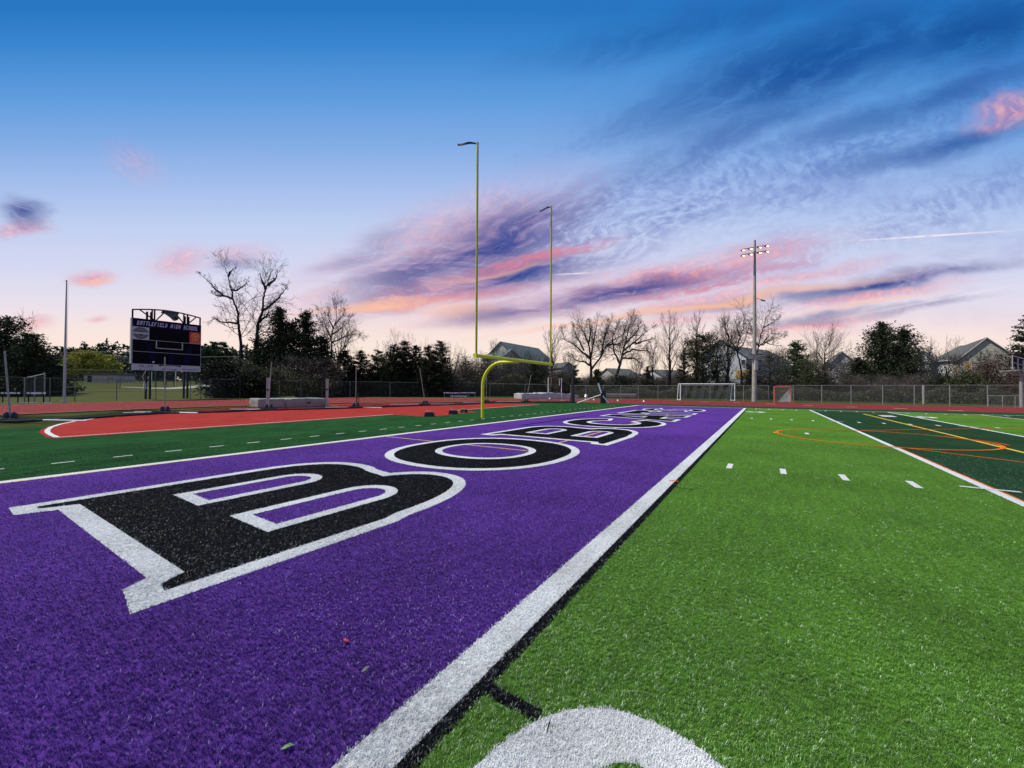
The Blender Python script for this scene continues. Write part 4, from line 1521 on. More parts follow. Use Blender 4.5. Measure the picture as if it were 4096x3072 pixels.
# starting blocks / weights
for (px, py, s_, lb) in ((1718, 1666, 1.0, 'leftmost black sled weight at the edge of the red apron'), (1813, 1657, 1.0, 'middle black weight with a red patch beside the goal post'), (1857, 1651, .85, 'rightmost small black weight nearest the goal post')):
    x, y = GP(px, py)
    e = empty('field_weight', (x, y, 0), TH - math.pi / 2, label=lb, cat='weight', group='black weights on the red apron')
    MB().prism([(-.29 * s_, 0), (.30 * s_, 0), (.22 * s_, .25 * s_), (-.24 * s_, .25 * s_)], -.12, .14).build('body', M['black'], e, .015)
    MB().tube([(-.2 * s_, -.05, .25 * s_), (-.18 * s_, -.05, .31 * s_), (.18 * s_, -.05, .31 * s_), (.2 * s_, -.05, .25 * s_)], .018, 6).build('handle', M['galv'], e)
    MB().box((-.02, -.135, .10 * s_), (.14, .02, .10)).build('patch', M['ribbon'] if s_ == 1 else M['galv'], e)


# ------------------------------------------------------------------ HURDLES, BENCH, PIT, GOALS
def hurdle(px, w, lb, stripes=True, width=1.05, hgt=.9, gz=0.0, frame='navy', grp='hurdles stored beyond the track'):
    x, y = AT(px, w)
    e = empty('hurdle', (x, y, gz), TH - math.pi / 2, label=lb, cat='hurdle', group=grp)
    bd = MB().box((0, 0, hgt - .06), (width * 1.15, .03, .15)).build('top_board', M['white'], e)
    if stripes:
        for xx in (-.36, .36):
            MB().add([(xx * width - .05, -.02, hgt - .13), (xx * width + .05, -.02, hgt - .13), (xx * width + .10, -.02, hgt + .01), (xx * width, -.02, hgt + .01)], [(0, 1, 2, 3)]).build('stripe', M['black'], bd)
    for s_ in (-1, 1):
        MB().box((s_ * width * .46, 0, (hgt - .12) / 2), (.06, .05, hgt - .12)).build('leg', M[frame], e)
        MB().box((s_ * width * .46, .3, .03), (.06, .75, .05)).build('foot', M['white'], e)
    return e


hurdle(42, 36.2, 'left hurdle at the picture edge with striped board beyond the track', True, 1.55, 1.0)
hurdle(145, 36.4, 'hurdle with black and white striped board in front of the dugout frame', True, 1.55, 1.0)
k_ = 0
for px, w, lb in ((1790, 61, 'first hurdle of the row beyond the track, nearest the evergreens'), (1822, 60, 'second hurdle of the row left of the goal post'), (1856, 63, 'tallest pale hurdle of the row just left of the goal post'), (1888, 64, 'last hurdle of the row nearest the goal post neck')):
    hurdle(px, w, lb, True, 1.05, .95, 0.0, 'galv')
x, y = AT(1835, 66)
pl = MB().box((0, 0, .28), (2.8, .4, .10)).box((-1.1, 0, .12), (.1, .3, .24)).box((1.1, 0, .12), (.1, .3, .24)).build('low_plank', M['white'])
pl.location = (x, y, 0)
pl.rotation_euler = (0, 0, TH - math.pi / 2 + .2)
tag(pl, label='long low white plank lying behind the row of hurdles', cat='plank')

# dugout frame left
x, y = AT(139, 38.5)
dg = empty('dugout_frame', (x, y, 0), TH - math.pi / 2, label='grey wire mesh shelter frame with sloping roof at the left edge', cat='shelter')
wq = 38.5 / FOC
hl_, hr_ = HZ(99, 1513, 38.5), HZ(179, 1495, 38.5)
for xx, hh_ in ((-40 * wq, hl_), (0, (hl_ + hr_) / 2), (39 * wq, hr_ + .15)):
    MB().tube([(xx, 0, 0), (xx, 0, hh_)], .05, 8).build('post', M['galv'], dg)
MB().tube([(-41 * wq, 0, hl_), (40 * wq, 0, hr_)], .05, 8).build('roof_beam', M['alu'], dg)
uvsheet('mesh_panel', [(-40 * wq, 0), (39 * wq, 0)], 0, 2, M['chain'], dg, ztop=[hl_, hr_])
MB().box((0, .7, 1.9), (79 * wq, 1.4, .04)).build('shade_panel', M['chain'], dg)

# bench
x, y = AT(2477, 58.0)
be = empty('bench', (x, y, 0), TH - math.pi / 2 - .28, label='long aluminium team bench with backrest in front of the fence', cat='bench')
bl_ = 4.9
MB().box((0, 0, .48), (bl_, .28, .05)).build('seat', M['galv'], be)
MB().box((0, .2, .85), (bl_, .04, .22)).build('backrest', M['galv'], be)
MB().box((0, .24, .66), (bl_, .04, .08)).build('back_rail', M['galv'], be)
for k in range(4):
    xx = -bl_ / 2 + .4 + k * (bl_ - .8) / 3
    MB().box((xx, .02, .23), (.07, .07, .46)).build('leg', M['galv'], be)
    MB().box((xx, .22, .70), (.05, .05, .46)).build('back_support', M['galv'], be)

# white covered pole vault pit
PWD = 60.0
x0, y0 = AT(2088, PWD)
x1, y1 = AT(2316, PWD + 4)
ang = math.atan2(y1 - y0, x1 - x0)
plen = math.hypot(x1 - x0, y1 - y0)
pit = empty('covered_pit', (x0, y0, 0), ang, label='low pit under a crumpled white cover beyond the track', cat='mat')
bm = bmesh.new()
bmesh.ops.create_cube(bm, size=1)
bmesh.ops.subdivide_edges(bm, edges=bm.edges, cuts=19, use_grid_fill=True)
for v in bm.verts:
    X, Y, Z_ = v.co.x + .5, v.co.y + .5, v.co.z + .5
    topz = 1.0 if X < .35 else 1.12 - .75 * max(0, X - .55)
    topz = .85 * topz + .05 * math.sin(31 * X) * math.sin(9 * Y + 1) + .03 * math.sin(63 * X + 4)
    fold = .10 * math.sin(40 * X + 3 * Z_) * (1 - Z_)
    v.co = (X * plen, Y * 3.2 + (fold if Y < .02 else 0), Z_ * topz)
for f in bm.faces:
    f.smooth = True
me = bpy.data.meshes.new('cover_sheet')
bm.to_mesh(me)
bm.free()
link('cover_sheet', me, pit, M['cover'])
for (px, ty, lb) in ((2193, 1510, 'left pole vault upright behind the white covered pit'), (2246, 1513, 'right pole vault upright behind the white covered pit')):
    x, y = AT(px, 62.5)
    e = empty('vault_standard', (x, y, 0), TH - math.pi / 2, label=lb, cat='vault stand', group='pole vault stands by the covered pit')
    h_ = HZ(px, ty, 62.5)
    MB().tube([(0, 0, 0), (0, 0, h_)], .06, 8).build('upright', M['white'], e)
    MB().tube([(.45 if px < 2200 else -.35, 0, h_ - 1.2), (.45 if px < 2200 else -.35, 0, h_ + .0)], .045, 6).build('extension', M['tan'] if px < 2200 else M['white'], e)
    MB().box((.2 if px < 2200 else -.15, 0, h_ - .1), (.6, .06, .06)).build('arm', M['galv'], e)
    MB().box((0, 0, .05), (.7, .7, .1)).build('foot', M['galv'], e)
x, y = AT(2344, 60)
bag = MB().box((0, 0, .45), (.55, .3, .5), Matrix.Rotation(.5, 3, 'Y')).box((.35, 0, .25), (.12, .1, .5)).box((-.25, 0, .2), (.1, .1, .45)).build('folding_chair', M['white'], None, .04)
bag.location = (x, y, 0)
tag(bag, label='small white folding chair lying before the fence left of the bench', cat='chair')

# soccer goal
gl, gr = AT(2722, 58), AT(2939, 56.0)
gw = math.hypot(gr[0] - gl[0], gr[1] - gl[1])
sg = empty('soccer_goal', (*gl, 0), math.atan2(gr[1] - gl[1], gr[0] - gl[0]), label='white soccer goal standing in front of the far fence', cat='goal')
gh = 2.44
MB().tube([(0, 0, gh), (gw, 0, gh)], .075, 12).build('crossbar', M['white'], sg)
for xx in (0, gw):
    MB().tube([(xx, 0, 0), (xx, 0, gh + .07)], .075, 12).build('goal_post', M['white'], sg)
    d_ = -.35 if xx == 0 else .25
    MB().tube([(xx - .3, 1.0, 0), (xx - .2, .5, gh)], .06, 10).build('back_post', M['white'], sg)
    MB().tube([(xx, 0, gh), (xx - .2, .5, gh)], .05, 8).build('top_strut', M['white'], sg)
    MB().tube([(xx, 0, .05), (xx - .3, 1.0, .05)], .05, 8).build('ground_bar', M['white'], sg)
MB().tube([(-.2, .5, gh - .02), (gw - .2, .5, gh - .02)], .035, 8).build('rear_bar', M['galv'], sg)
npan = 6
for k in range(npan):
    xa = gw * (k + .30) / (npan + .35)
    me = bpy.data.meshes.new('net_panel')
    wd = gw / 12.5
    vs = [(xa, .95, .03), (xa + wd, .95, .03), (xa + wd + .45, .5, gh - .05), (xa + .45, .5, gh - .05)]
    me.from_pydata(vs, [], [(0, 1, 2, 3)])
    ul = me.uv_layers.new(name='UVMap')
    for i_, c_ in enumerate(((0, 0), (wd, 0), (wd, 2.4), (0, 2.4))):
        ul.data[i_].uv = c_
    link('net_panel', me, sg, M['net_grey'])

# lacrosse goal
ll, lr = AT(3097, 50.5), AT(3164, 50)
lwid = math.hypot(lr[0] - ll[0], lr[1] - ll[1])
lc = empty('lacrosse_goal', (*ll, 0), math.atan2(lr[1] - ll[1], lr[0] - ll[0]), label='small orange framed lacrosse goal with white net right of the light pole', cat='goal')
lhh = HZ(3130, 1548, 50.3)
MB().tube([(0, 0, lhh), (lwid, 0, lhh)], .075, 10).build('crossbar', M['orange'], lc)
for xx in (0, lwid):
    MB().tube([(xx, 0, 0), (xx, 0, lhh + .06)], .075, 10).build('goal_post', M['orange'], lc)
    MB().tube([(xx, 0, .04), (lwid / 2, 1.6, .04)], .04, 8).build('ground_bar', M['orange'], lc)


def netsheet(name, vs, uv, fs, mat, parent):
    me = bpy.data.meshes.new(name)
    me.from_pydata(vs, [], fs)
    ul = me.uv_layers.new(name='UVMap')
    for lp_ in me.loops:
        ul.data[lp_.index].uv = uv[lp_.vertex_index]
    return link(name, me, parent, mat)


netsheet('net', [(0, 0, lhh), (lwid, 0, lhh), (lwid / 2, 1.6, .03), (0, 0, 0), (lwid, 0, 0)], [(0, 1.8), (1.8, 1.8), (.9, 0), (0, 0), (1.8, 0)],
         [(0, 1, 2), (0, 2, 3), (1, 4, 2)], M['net_white'], lc)
MB().add([(lwid * .40, .12, .02), (lwid * .62, .10, .02), (lwid * .93, .05, lhh * .92), (lwid * .86, .1, lhh * .45), (lwid * .70, .1, .1), (lwid * .97, .06, .02)],
         [(0, 1, 3), (1, 4, 3), (3, 4, 5), (3, 5, 2)]).build('bunched_net', M['cover'], lc)

# bleacher end at the right edge
bw = 38.5
x, y = AT(4082, bw)
bl = empty('grandstand_end', (x, y, 0), TH - math.pi / 2, label='grey steel end of a grandstand with railings at the right edge', cat='grandstand')
bz = lambda py: HZ(4082, py, bw)
bxp = lambda px: (px - 4082) / FOC * bw
MB().tube([(.08, 0, 0), (.08, 0, bz(1500))], .14, 12).build('support_post', M['galv'], bl)
MB().box((.1, 0, bz(1500)), (.75, .5, .14)).build('post_cap', M['galv'], bl)
MB().tube([(bxp(4050), 0, bz(1423)), (bxp(4270), 0, bz(1545 - 65))], .05, 8).build('hand_rail', M['alu'], bl)
MB().tube([(bxp(4050), 0, bz(1449)), (bxp(4270), 0, bz(1510))], .04, 8).build('hand_rail', M['alu'], bl)
for px, a, b in ((4051, 1422, 1480), (4073, 1433, 1490), (4094, 1442, 1500), (4130, 1455, 1515)):
    MB().tube([(bxp(px), 0, bz(b)), (bxp(px), 0, bz(a))], .045, 8).build('rail_post', M['alu'], bl)
for k in range(5):
    MB().box((bxp(4062) + .55 * k, .4, bz(1483) - .13 * k), (.5, 1.4, .06)).build('seat_plank', M['alu'], bl)
MB().tube([(bxp(4050), .1, bz(1470)), (bxp(4100), .1, bz(1510))], .06, 6).build('stringer', M['galv'], bl)
MB().box((bxp(4140), .9, bz(1440)), (2.0, .06, 1.3)).build('dark_screen', M['blackpaint'], bl)


# ------------------------------------------------------------------ HOUSES
def house(label, px0, w0, px1, w1, zeave, zridge, depth, wall, roof, gable_front=False, name='house', wins=(), over=.35, z0=-.3, side=None, align=False):
    a, b = Vector(AT(px0, w0)), Vector(AT(px1, w1))
    if align:
        d_ = ray(px1, 1555)
        b = Vector((a.x, d_[1] * a.x / d_[0]))
    L = (b - a).length
    e = empty(name, (*a, 0), math.atan2(b.y - a.y, b.x - a.x), label=label, cat='house', group='houses behind the trees')
    mb = MB()
    mb.box((L / 2, depth / 2, (z0 + zeave) / 2), (L, depth, zeave - z0))
    wl = mb.build('wall', wall, e)
    lap = MB()
    pz, zz_ = .27, max(z0, zeave - 6.5)
    ztop_ = zridge if gable_front else zeave
    while zz_ + pz < ztop_ - .05:
        ins0, ins1 = .0, .0
        if zz_ + pz > zeave:
            ins0 = max(0, (zz_ - zeave) / (zridge - zeave)) * L / 2
            ins1 = (zz_ + pz - zeave) / (zridge - zeave) * L / 2
        if L - 2 * ins1 < .2:
            break
        lap.add([(ins0, -.045, zz_), (L - ins0, -.045, zz_), (L - ins1, -.008, zz_ + pz), (ins1, -.008, zz_ + pz), (ins0, -.003, zz_), (L - ins0, -.003, zz_)],
                [(0, 1, 2, 3), (4, 5, 1, 0)])
        zz_ += pz
    lo = lap.build('lap_siding', wall, e)
    lo['kind'] = 'stuff'
    t = .22
    if not gable_front:             # ridge along x
        sl_ = (zridge - zeave) / (depth / 2)
        ro = MB()
        for s_ in (0, 1):
            y0_, y1_ = (-over, depth / 2) if s_ == 0 else (depth + over, depth / 2)
            z0_ = zeave - over * sl_
            ro.add([(-over, y0_, z0_), (L + over, y0_, z0_), (L + over, y1_, zridge), (-over, y1_, zridge),
                    (-over, y0_, z0_ + t), (L + over, y0_, z0_ + t), (L + over, y1_, zridge + t), (-over, y1_, zridge + t)],
                   [(0, 1, 2, 3), (4, 5, 6, 7), (0, 1, 5, 4), (1, 2, 6, 5), (3, 0, 4, 7)])
        ro.build('roof', roof, e)
        for xx in (0.01, L - .01):
            MB().add([(xx, 0, zeave), (xx, depth, zeave), (xx, depth / 2, zridge)], [(0, 1, 2)]).build('gable', side or wall, e)
        MB().box((L / 2, -over - .05, zeave - over * sl_ + .08), (L + 2 * over, .12, .16)).build('gutter', M['white'], e)
    else:
        sl_ = (zridge - zeave) / (L / 2)
        ro = MB()
        for s_ in (0, 1):
            x0_, x1_ = (-over, L / 2) if s_ == 0 else (L + over, L / 2)
            z0_ = zeave - over * sl_
            ro.add([(x0_, -over, z0_), (x0_, depth + over, z0_), (x1_, depth + over, zridge), (x1_, -over, zridge),
                    (x0_, -over, z0_ + t), (x0_, depth + over, z0_ + t), (x1_, depth + over, zridge + t), (x1_, -over, zridge + t)],
                   [(0, 1, 2, 3), (4, 5, 6, 7), (0, 1, 5, 4), (1, 2, 6, 5), (3, 0, 4, 7)])
        ro.build('roof', roof, e)
        MB().add([(0, 0.01, zeave), (L, 0.01, zeave), (L / 2, 0.01, zridge)], [(0, 1, 2)]).build('gable', side or wall, e)
        MB().add([(0, depth - .01, zeave), (L, depth - .01, zeave), (L / 2, depth - .01, zridge)], [(0, 1, 2)]).build('gable', side or wall, e)
        for s_ in (0, 1):
            x0_, x1_ = (-over, L / 2) if s_ == 0 else (L + over, L / 2)
            MB().tube([(x0_, -over - .02, zeave - over * sl_ + .1), (x1_, -over - .02, zridge + .1)], .07, 4).build('barge_board', M['trim'], e)
    for (xx, zz, ww, hh_, mt_) in wins:
        f = MB().box((xx, -.05, zz), (ww + .24, .10, hh_ + .24)).build('window', M['white'], e)
        MB().box((xx, -.11, zz + hh_ * .26), (ww, .03, hh_ * .46)).build('pane', mt_, f)
        MB().box((xx, -.11, zz - hh_ * .26), (ww, .03, hh_ * .46)).build('pane', mt_, f)
    return e


TB, PN = M['tan'], M['pane']
# house behind the goal post
w1 = 104
house('grey roofed house with pale gable seen under the goal post crossbar', 2010, w1, 2075, w1 + 3, HZ(2010, 1425, w1), HZ(2040, 1398, w1), 11, M['siding_tan'], M['roof_green'], True,
      wins=[(2.2, HZ(2010, 1462, w1), 1.0, 1.5, PN), (2.2, HZ(2010, 1505, w1), 1.2, 1.6, PN)])
house('wide house with dark green grey roof right of the goal post crossbar', 2072, w1 + 4, 2215, w1 + 22, HZ(2075, 1432, w1 + 4), HZ(2150, 1377, w1 + 12), 12, M['brick'], M['roof_green'], False, side=M['siding_tan'],
      wins=[(3 + 3 * k, HZ(2100, 1470, w1 + 6), 1.3, 1.7, PN) for k in range(4)] + [(3 + 3 * k, HZ(2100, 1510, w1 + 6), 1.3, 1.7, PN) for k in range(4)])
house('low grey sided house between the slim bare tree and the broad bare trees', 2245, 112, 2300, 114, HZ(2260, 1470, 112), HZ(2270, 1450, 112), 9, M['siding_tan'], M['roof'], True, wins=[(2, 3.5, 1, 1.4, PN)])
house('distant brown roofed house seen through the broad bare trees', 2470, 120, 2560, 124, HZ(2500, 1505, 120), HZ(2500, 1474, 122), 10, M['siding_tan'], M['roof'], False, wins=[(2, 3.2, 1.2, 1.4, PN), (5, 3.2, 1.2, 1.4, PN)])
house('distant low white house behind the parked white car', 2650, 125, 2745, 128, HZ(2700, 1505, 125), HZ(2700, 1478, 125), 10, M['siding_white'], M['roof'], False, wins=[(2.5, 3.4, 1.3, 1.4, PN), (6, 3.4, 1.3, 1.4, PN)])
# white house behind light pole: gable facing us
w2 = 88
house('white sided house with dark roof and tan covered windows behind the light pole', 2790, w2 + 6, 2985, w2, HZ(2960, 1425, w2), HZ(2880, 1352, w2), 12, M['siding_white'], M['roof'], True,
      wins=[(8.55, HZ(2940, 1496, w2), 1.0, 1.9, TB), (10.1, HZ(2965, 1496, w2), 1.4, 1.9, TB), (9.6, HZ(2970, 1447, w2), .8, 1.0, PN), (4.0, HZ(2880, 1496, w2), 1.4, 1.9, PN)], align=True)
house('grey wing with long dark roof right of the light pole', 2985, w2 + 1, 3160, w2 + 14, HZ(3000, 1430, w2), HZ(3040, 1383, w2 + 6), 11, M['siding_grey'], M['roof'], False,
      wins=[(3, 5, 1.2, 1.5, PN)])
w3 = 84
house('white gabled house between the green pine and the big cedar', 3318, w3, 3422, w3 + 1, HZ(3420, 1455, w3), HZ(3370, 1412, w3), 13, M['siding_white'], M['roof'], True, wins=[(3.2, 4.4, 1.1, 1.5, PN)], align=True)
w4 = 72
h4 = house('grey sided house with wide gable and tan window at the right', 3842, w4 - 2, 4060, w4 - 6, HZ(3842, 1437, w4), HZ(3965, 1366, w4), 22, M['siding_grey'], M['roof'], True,
           wins=[(.85, HZ(3856, 1465, w4 - 2), .8, 1.45, TB)])
house('pale rear wing of the right house with a tan covered window', 3735, w4 + 6, 3838, w4 + 1, HZ(3780, 1440, w4 + 3), HZ(3790, 1392, w4 + 8), 10, M['siding_white'], M['roof'], False,
      wins=[(4.4, HZ(3826, 1470, w4), .9, 1.3, TB), (1.3, 4.6, .9, 1.3, PN)])
house('small white gable just right of the big cedar', 3655, w4 + 12, 3722, w4 + 10, HZ(3722, 1432, w4 + 10), HZ(3690, 1405, w4 + 11), 10, M['siding_white'], M['roof'], True)


# ------------------------------------------------------------------ CARS behind the fence
def car(px, w, label, paint, L=4.4):
    x, y = AT(px, w)
    e = empty('parked_car', (x, y, .9), TH - math.pi / 2 + .15, label=label, cat='car', group='cars parked beyond the fence')
    pr = [(-2.2, .35), (2.2, .35), (2.22, .75), (1.9, .92), (1.2, 1.0), (.55, 1.42), (-.9, 1.45), (-1.7, 1.02), (-2.2, .92)]
    MB().prism(pr, -.85, .85).build('body', paint, e, .06)
    gl_ = [(-1.45, 1.0), (1.05, 1.0), (.5, 1.36), (-.85, 1.38)]
    MB().prism(gl_, -.87, .87).build('side_window', PN, e)
    for xx in (-1.35, 1.35):
        for yy in (-.82, .82):
            wh = MB().tube([(xx, yy - .1, .33), (xx, yy + .1, .33)], .33, 14).build('wheel', M['tyre'], e)
            MB().tube([(xx, yy - .11, .33), (xx, yy + .11, .33)], .19, 10).build('rim', M['alu'], wh)
    MB().box((-2.2, -.6, .7), (.06, .3, .14)).build('headlight', M['white'], e)
    MB().box((-2.2, .6, .7), (.06, .3, .14)).build('headlight', M['white'], e)
    return e


car(2643, 96, 'white car parked beyond the fence between bare trees', M['carwhite'])
car(2597, 98, 'dark car parked left of the white car', M['cardark'])
car(2335, 100, 'dark vehicle seen between the small cedar and the broad tree', M['cardark'])
flat('raised_yard', [[AT(2250, 90), AT(2800, 88), AT(3300, 70), AT(4300, 60), AT(4300, 200), AT(2250, 250)]], 0.85, M['grass'], kind='structure')


# ------------------------------------------------------------------ VEGETATION
def tubes_mesh(name, segs, sides=3):
    """segs: array (n, 8): p0, p1, r0, r1"""
    S = np.array(segs, float)
    n = len(S)
    p0, p1, r0, r1 = S[:, :3], S[:, 3:6], S[:, 6], S[:, 7]
    d = p1 - p0
    d /= np.linalg.norm(d, axis=1)[:, None] + 1e-9
    ref = np.where(np.abs(d[:, 2:3]) < .9, np.array([[0, 0, 1.]]), np.array([[1., 0, 0]]))
    e1 = np.cross(d, ref)
    e1 /= np.linalg.norm(e1, axis=1)[:, None]
    e2 = np.cross(d, e1)
    V = np.zeros((n, 2, sides, 3))
    for k in range(sides):
        a = 2 * math.pi * k / sides
        off = e1 * math.cos(a) + e2 * math.sin(a)
        V[:, 0, k] = p0 + off * r0[:, None]
        V[:, 1, k] = p1 + off * r1[:, None]
    V = V.reshape(-1, 3)
    b = np.arange(n)[:, None] * 2 * sides
    F = []
    for k in range(sides):
        k2 = (k + 1) % sides
        F.append(np.hstack([b + k, b + k2, b + sides + k2, b + sides + k]))
    F = np.stack(F, 1).reshape(-1, 4)
    me = bpy.data.meshes.new(name)
    me.vertices.add(len(V))
    me.vertices.foreach_set('co', V.astype(np.float32).ravel())
    me.loops.add(F.size)
    me.loops.foreach_set('vertex_index', F.ravel().astype(np.int32))
    me.polygons.add(len(F))
    me.polygons.foreach_set('loop_start', np.arange(0, F.size, 4, dtype=np.int32))
    me.update(calc_edges=True)
    return me


def tris_mesh(name, V):
    """V: (n,3,3)"""
    n = len(V)
    me = bpy.data.meshes.new(name)
    me.vertices.add(n * 3)
    me.vertices.foreach_set('co', V.astype(np.float32).ravel())
    me.loops.add(n * 3)
    me.loops.foreach_set('vertex_index', np.arange(n * 3, dtype=np.int32))
    me.polygons.add(n)
    me.polygons.foreach_set('loop_start', np.arange(0, n * 3, 3, dtype=np.int32))
    me.update(calc_edges=True)
    return me


def rdir(r_, spread=1.0):
    v = r_.normal(size=3)
    return v / np.linalg.norm(v)


def grow(seed, H, Wd, style='spread', depth=5, trunk_r=None, lean=(0, 0), twig=0.022, first=.22, dens=1.0):
    r_ = np.random.default_rng(seed)
    segs, thick = [], []
    tr = trunk_r or H * .022

    def seg(p, q, a, b):
        (thick if a > .09 else segs).append((*p, *q, a, b))

    def norm(v):
        return v / (np.linalg.norm(v) + 1e-9)

    def branch(p, d, L, r0, dep):
        n = 3 if dep > 2 else 2
        pts = [p]
        dd_ = d
        for i in range(n):
            bias = np.array([0, 0, .10 if style != 'upright' else .16])
            dd_ = norm(dd_ + r_.normal(size=3) * (.15 if dep > 2 else .24) + bias)
            q = pts[-1] + dd_ * L / n
            ra, rb = r0 * (1 - .45 * i / n), r0 * (1 - .45 * (i + 1) / n)
            seg(pts[-1], q, max(ra, twig * .8), max(rb, twig * .6))
            pts.append(q)
            if dep > 0:
                m_ = 2 if i == n - 1 else (1 if r_.random() < .58 * dens else 0)
                for j in range(m_):
                    sp_ = .75 if style == 'spread' else .55
                    nd = norm(dd_ + r_.normal(size=3) * sp_ * .62 + np.array([0, 0, .05]))
                    branch(q, nd, L * r_.uniform(.52, .80), max(rb * r_.uniform(.5, .75), twig), dep - 1)

    base = np.array([0., 0, 0])
    if style == 'upright':
        # central leader with ascending limbs
        n = 12
        pts = [base]
        for i in range(n):
            t = (i + 1) / n
            q = np.array([lean[0] * t * H + r_.normal() * .012 * H, lean[1] * t * H + r_.normal() * .012 * H, t * H])
            seg(pts[-1], q, tr * (1 - .88 * i / n), tr * (1 - .88 * (i + 1) / n))
            pts.append(q)
            if t > first:
                prof = math.sin(math.pi * min(1, (1 - t) * .9 + .12)) ** .7
                for k in range(int(3 * dens + r_.random())):
                    a = r_.random() * 6.283
                    d = norm(np.array([math.cos(a), math.sin(a), r_.uniform(.5, 1.15)]))
                    branch(q, d, Wd * .62 * prof * r_.uniform(.7, 1.1) + .3, max(tr * .30 * (1 - .6 * t), .03), depth - 2)
    else:
        n = 5
        pts = [base]
        hh_ = H * first
        for i in range(n):
            t = (i + 1) / n
            q = np.array([lean[0] * t * hh_, lean[1] * t * hh_, t * hh_]) + r_.normal(size=3) * .012 * H * (i < n - 1)
            seg(pts[-1], q, tr * (1.25 - .35 * i / n), tr * (1.25 - .35 * (i + 1) / n))
            pts.append(q)
        nb = 5 if style == 'spread' else 3
        for k in range(nb):
            a = 6.283 * k / nb + r_.random()
            up = r_.uniform(.55, 1.3) if style == 'spread' else r_.uniform(1.4, 2.6)
            d = norm(np.array([math.cos(a) + lean[0], math.sin(a) + lean[1], up]))
            branch(pts[-1], d, H * .27, tr * r_.uniform(.55, .8), depth)
    S = np.array(segs) if segs else np.zeros((0, 8))
    Tk = np.array(thick) if thick else np.zeros((0, 8))
    # fit the crown to the wanted height and width
    allp = np.vstack([S[:, 3:6], Tk[:, 3:6]])
    mz = np.percentile(allp[:, 2], 99.7)
    mxy = np.percentile(np.hypot(allp[:, 0] - lean[0] * H * first, allp[:, 1] - lean[1] * H * first), 97)
    fz, fx_ = H / mz, (Wd / 2) / max(mxy, .1)
    for Q in (S, Tk):
        if len(Q):
            Q[:, 2] *= fz
            Q[:, 5] *= fz
            z0_ = first * H * .6
            for c0 in (0, 1, 3, 4):
                zc_ = Q[:, 2] if c0 < 3 else Q[:, 5]
                k_ = 1 + (fx_ - 1) * np.clip(zc_ / max(z0_, .5), 0, 1)
                Q[:, c0] *= k_
    return S, Tk


def bare_tree(label, px, w, ytop, wpx, seed, style='spread', depth=5, bark='bark', lean=(0, 0), first=.22, tr=None, z0=0.0, name='bare_tree', dens=1.0, twig=.013, grp='bare trees behind the fence'):
    H = HZ(px, ytop, w) - z0
    Wd = wpx / FOC * w
    x, y = AT(px, w)
    S, Tk = grow(seed, H, Wd, style, depth, tr, lean, twig=twig, first=first, dens=dens)
    e = empty(name, (x, y, z0 - .1), label=label, cat='tree', group=grp)
    if len(Tk):
        link('trunk', tubes_mesh('trunk', Tk, 7), e, M[bark])
    link('crown', tubes_mesh('crown', S, 3), e, M[bark])
    return e


def limb_tree(label, w, limbs, seed, bark='bark', twigs=1.0, r0=.30, name='bare_tree', depth=4, tl=.30, twig=.016, grp='bare trees behind the fence'):
    """tree grown on surveyed limbs; each limb is a list of bearings and rows seen from the field"""
    r_ = np.random.default_rng(seed)
    bx0, by0 = AT(limbs[0][0][0], w)
    fw = np.array([bx0, by0, 0]) / math.hypot(bx0, by0)
    segs, thick = [], []

    def norm(v):
        return v / (np.linalg.norm(v) + 1e-9)

    def seg(p, q, a, b):
        (thick if a > .10 else segs).append((*p, *q, a, b))

    def br(p, d, L, r, dep):
        n = 3 if dep > 1 else 2
        for i in range(n):
            d = norm(d + r_.normal(size=3) * .22 + np.array([0, 0, .07]))
            q = p + d * L / n
            seg(p, q, max(r * (1 - .4 * i / n), twig * .7), max(r * (1 - .4 * (i + 1) / n), twig * .5))
            p = q
            if dep > 0:
                for j in range(2 if i == n - 1 else (1 if r_.random() < .7 * twigs else 0)):
                    nd = norm(d + r_.normal(size=3) * .46)
                    br(q, nd, L * r_.uniform(.5, .8), max(r * .62, twig), dep - 1)
    for li, lm in enumerate(limbs):
        off = 0.0 if li == 0 else r_.uniform(-2.2, 2.2)
        P = []
        for k, (px, py) in enumerate(lm):
            dd_ = off * (k / max(1, len(lm) - 1))
            x, y = AT(px, w + dd_)
            P.append(np.array([x - bx0, y - by0, HZ(px, py, w + dd_)]))
        if li == 0:
            P.insert(0, np.array([P[0][0], P[0][1], 0.0]))
        tot = sum(np.linalg.norm(b - a) for a, b in zip(P[:-1], P[1:]))
        R0 = r0 if li == 0 else r0 * .55
        run = 0
        for a, b in zip(P[:-1], P[1:]):
            Ls = np.linalg.norm(b - a)
            n = max(1, int(Ls / .4))
            pr = a
            for i in range(n):
                q = a + (b - a) * (i + 1) / n + (r_.normal(size=3) * .05 if i < n - 1 else 0)
                f0, f1 = run / tot, (run + Ls / n) / tot
                seg(pr, q, R0 * (1 - .88 * f0) + .01, R0 * (1 - .88 * f1) + .01)
                run += Ls / n
                if f1 > (.42 if li == 0 else .18) and r_.random() < .85 * twigs:
                    d = norm(norm(b - a) * .8 + r_.normal(size=3) * .62 + np.array([0, 0, .12]))
                    br(q, d, tot * tl * (1.05 - .65 * f1) * r_.uniform(.5, 1.05), max(R0 * .35 * (1 - f1), twig), depth - 1)
                pr = q
        for _ in range(3):
            br(P[-1], norm(norm(P[-1] - P[-2]) + r_.normal(size=3) * .30), tot * .10, twig * 1.2, 2)
    e = empty(name, (bx0, by0, -.1), label=label, cat='tree', group=grp)
    if thick:
        link('trunk', tubes_mesh('trunk', thick, 7), e, M[bark])
    link('crown', tubes_mesh('crown', segs, 3), e, M[bark])
    return e


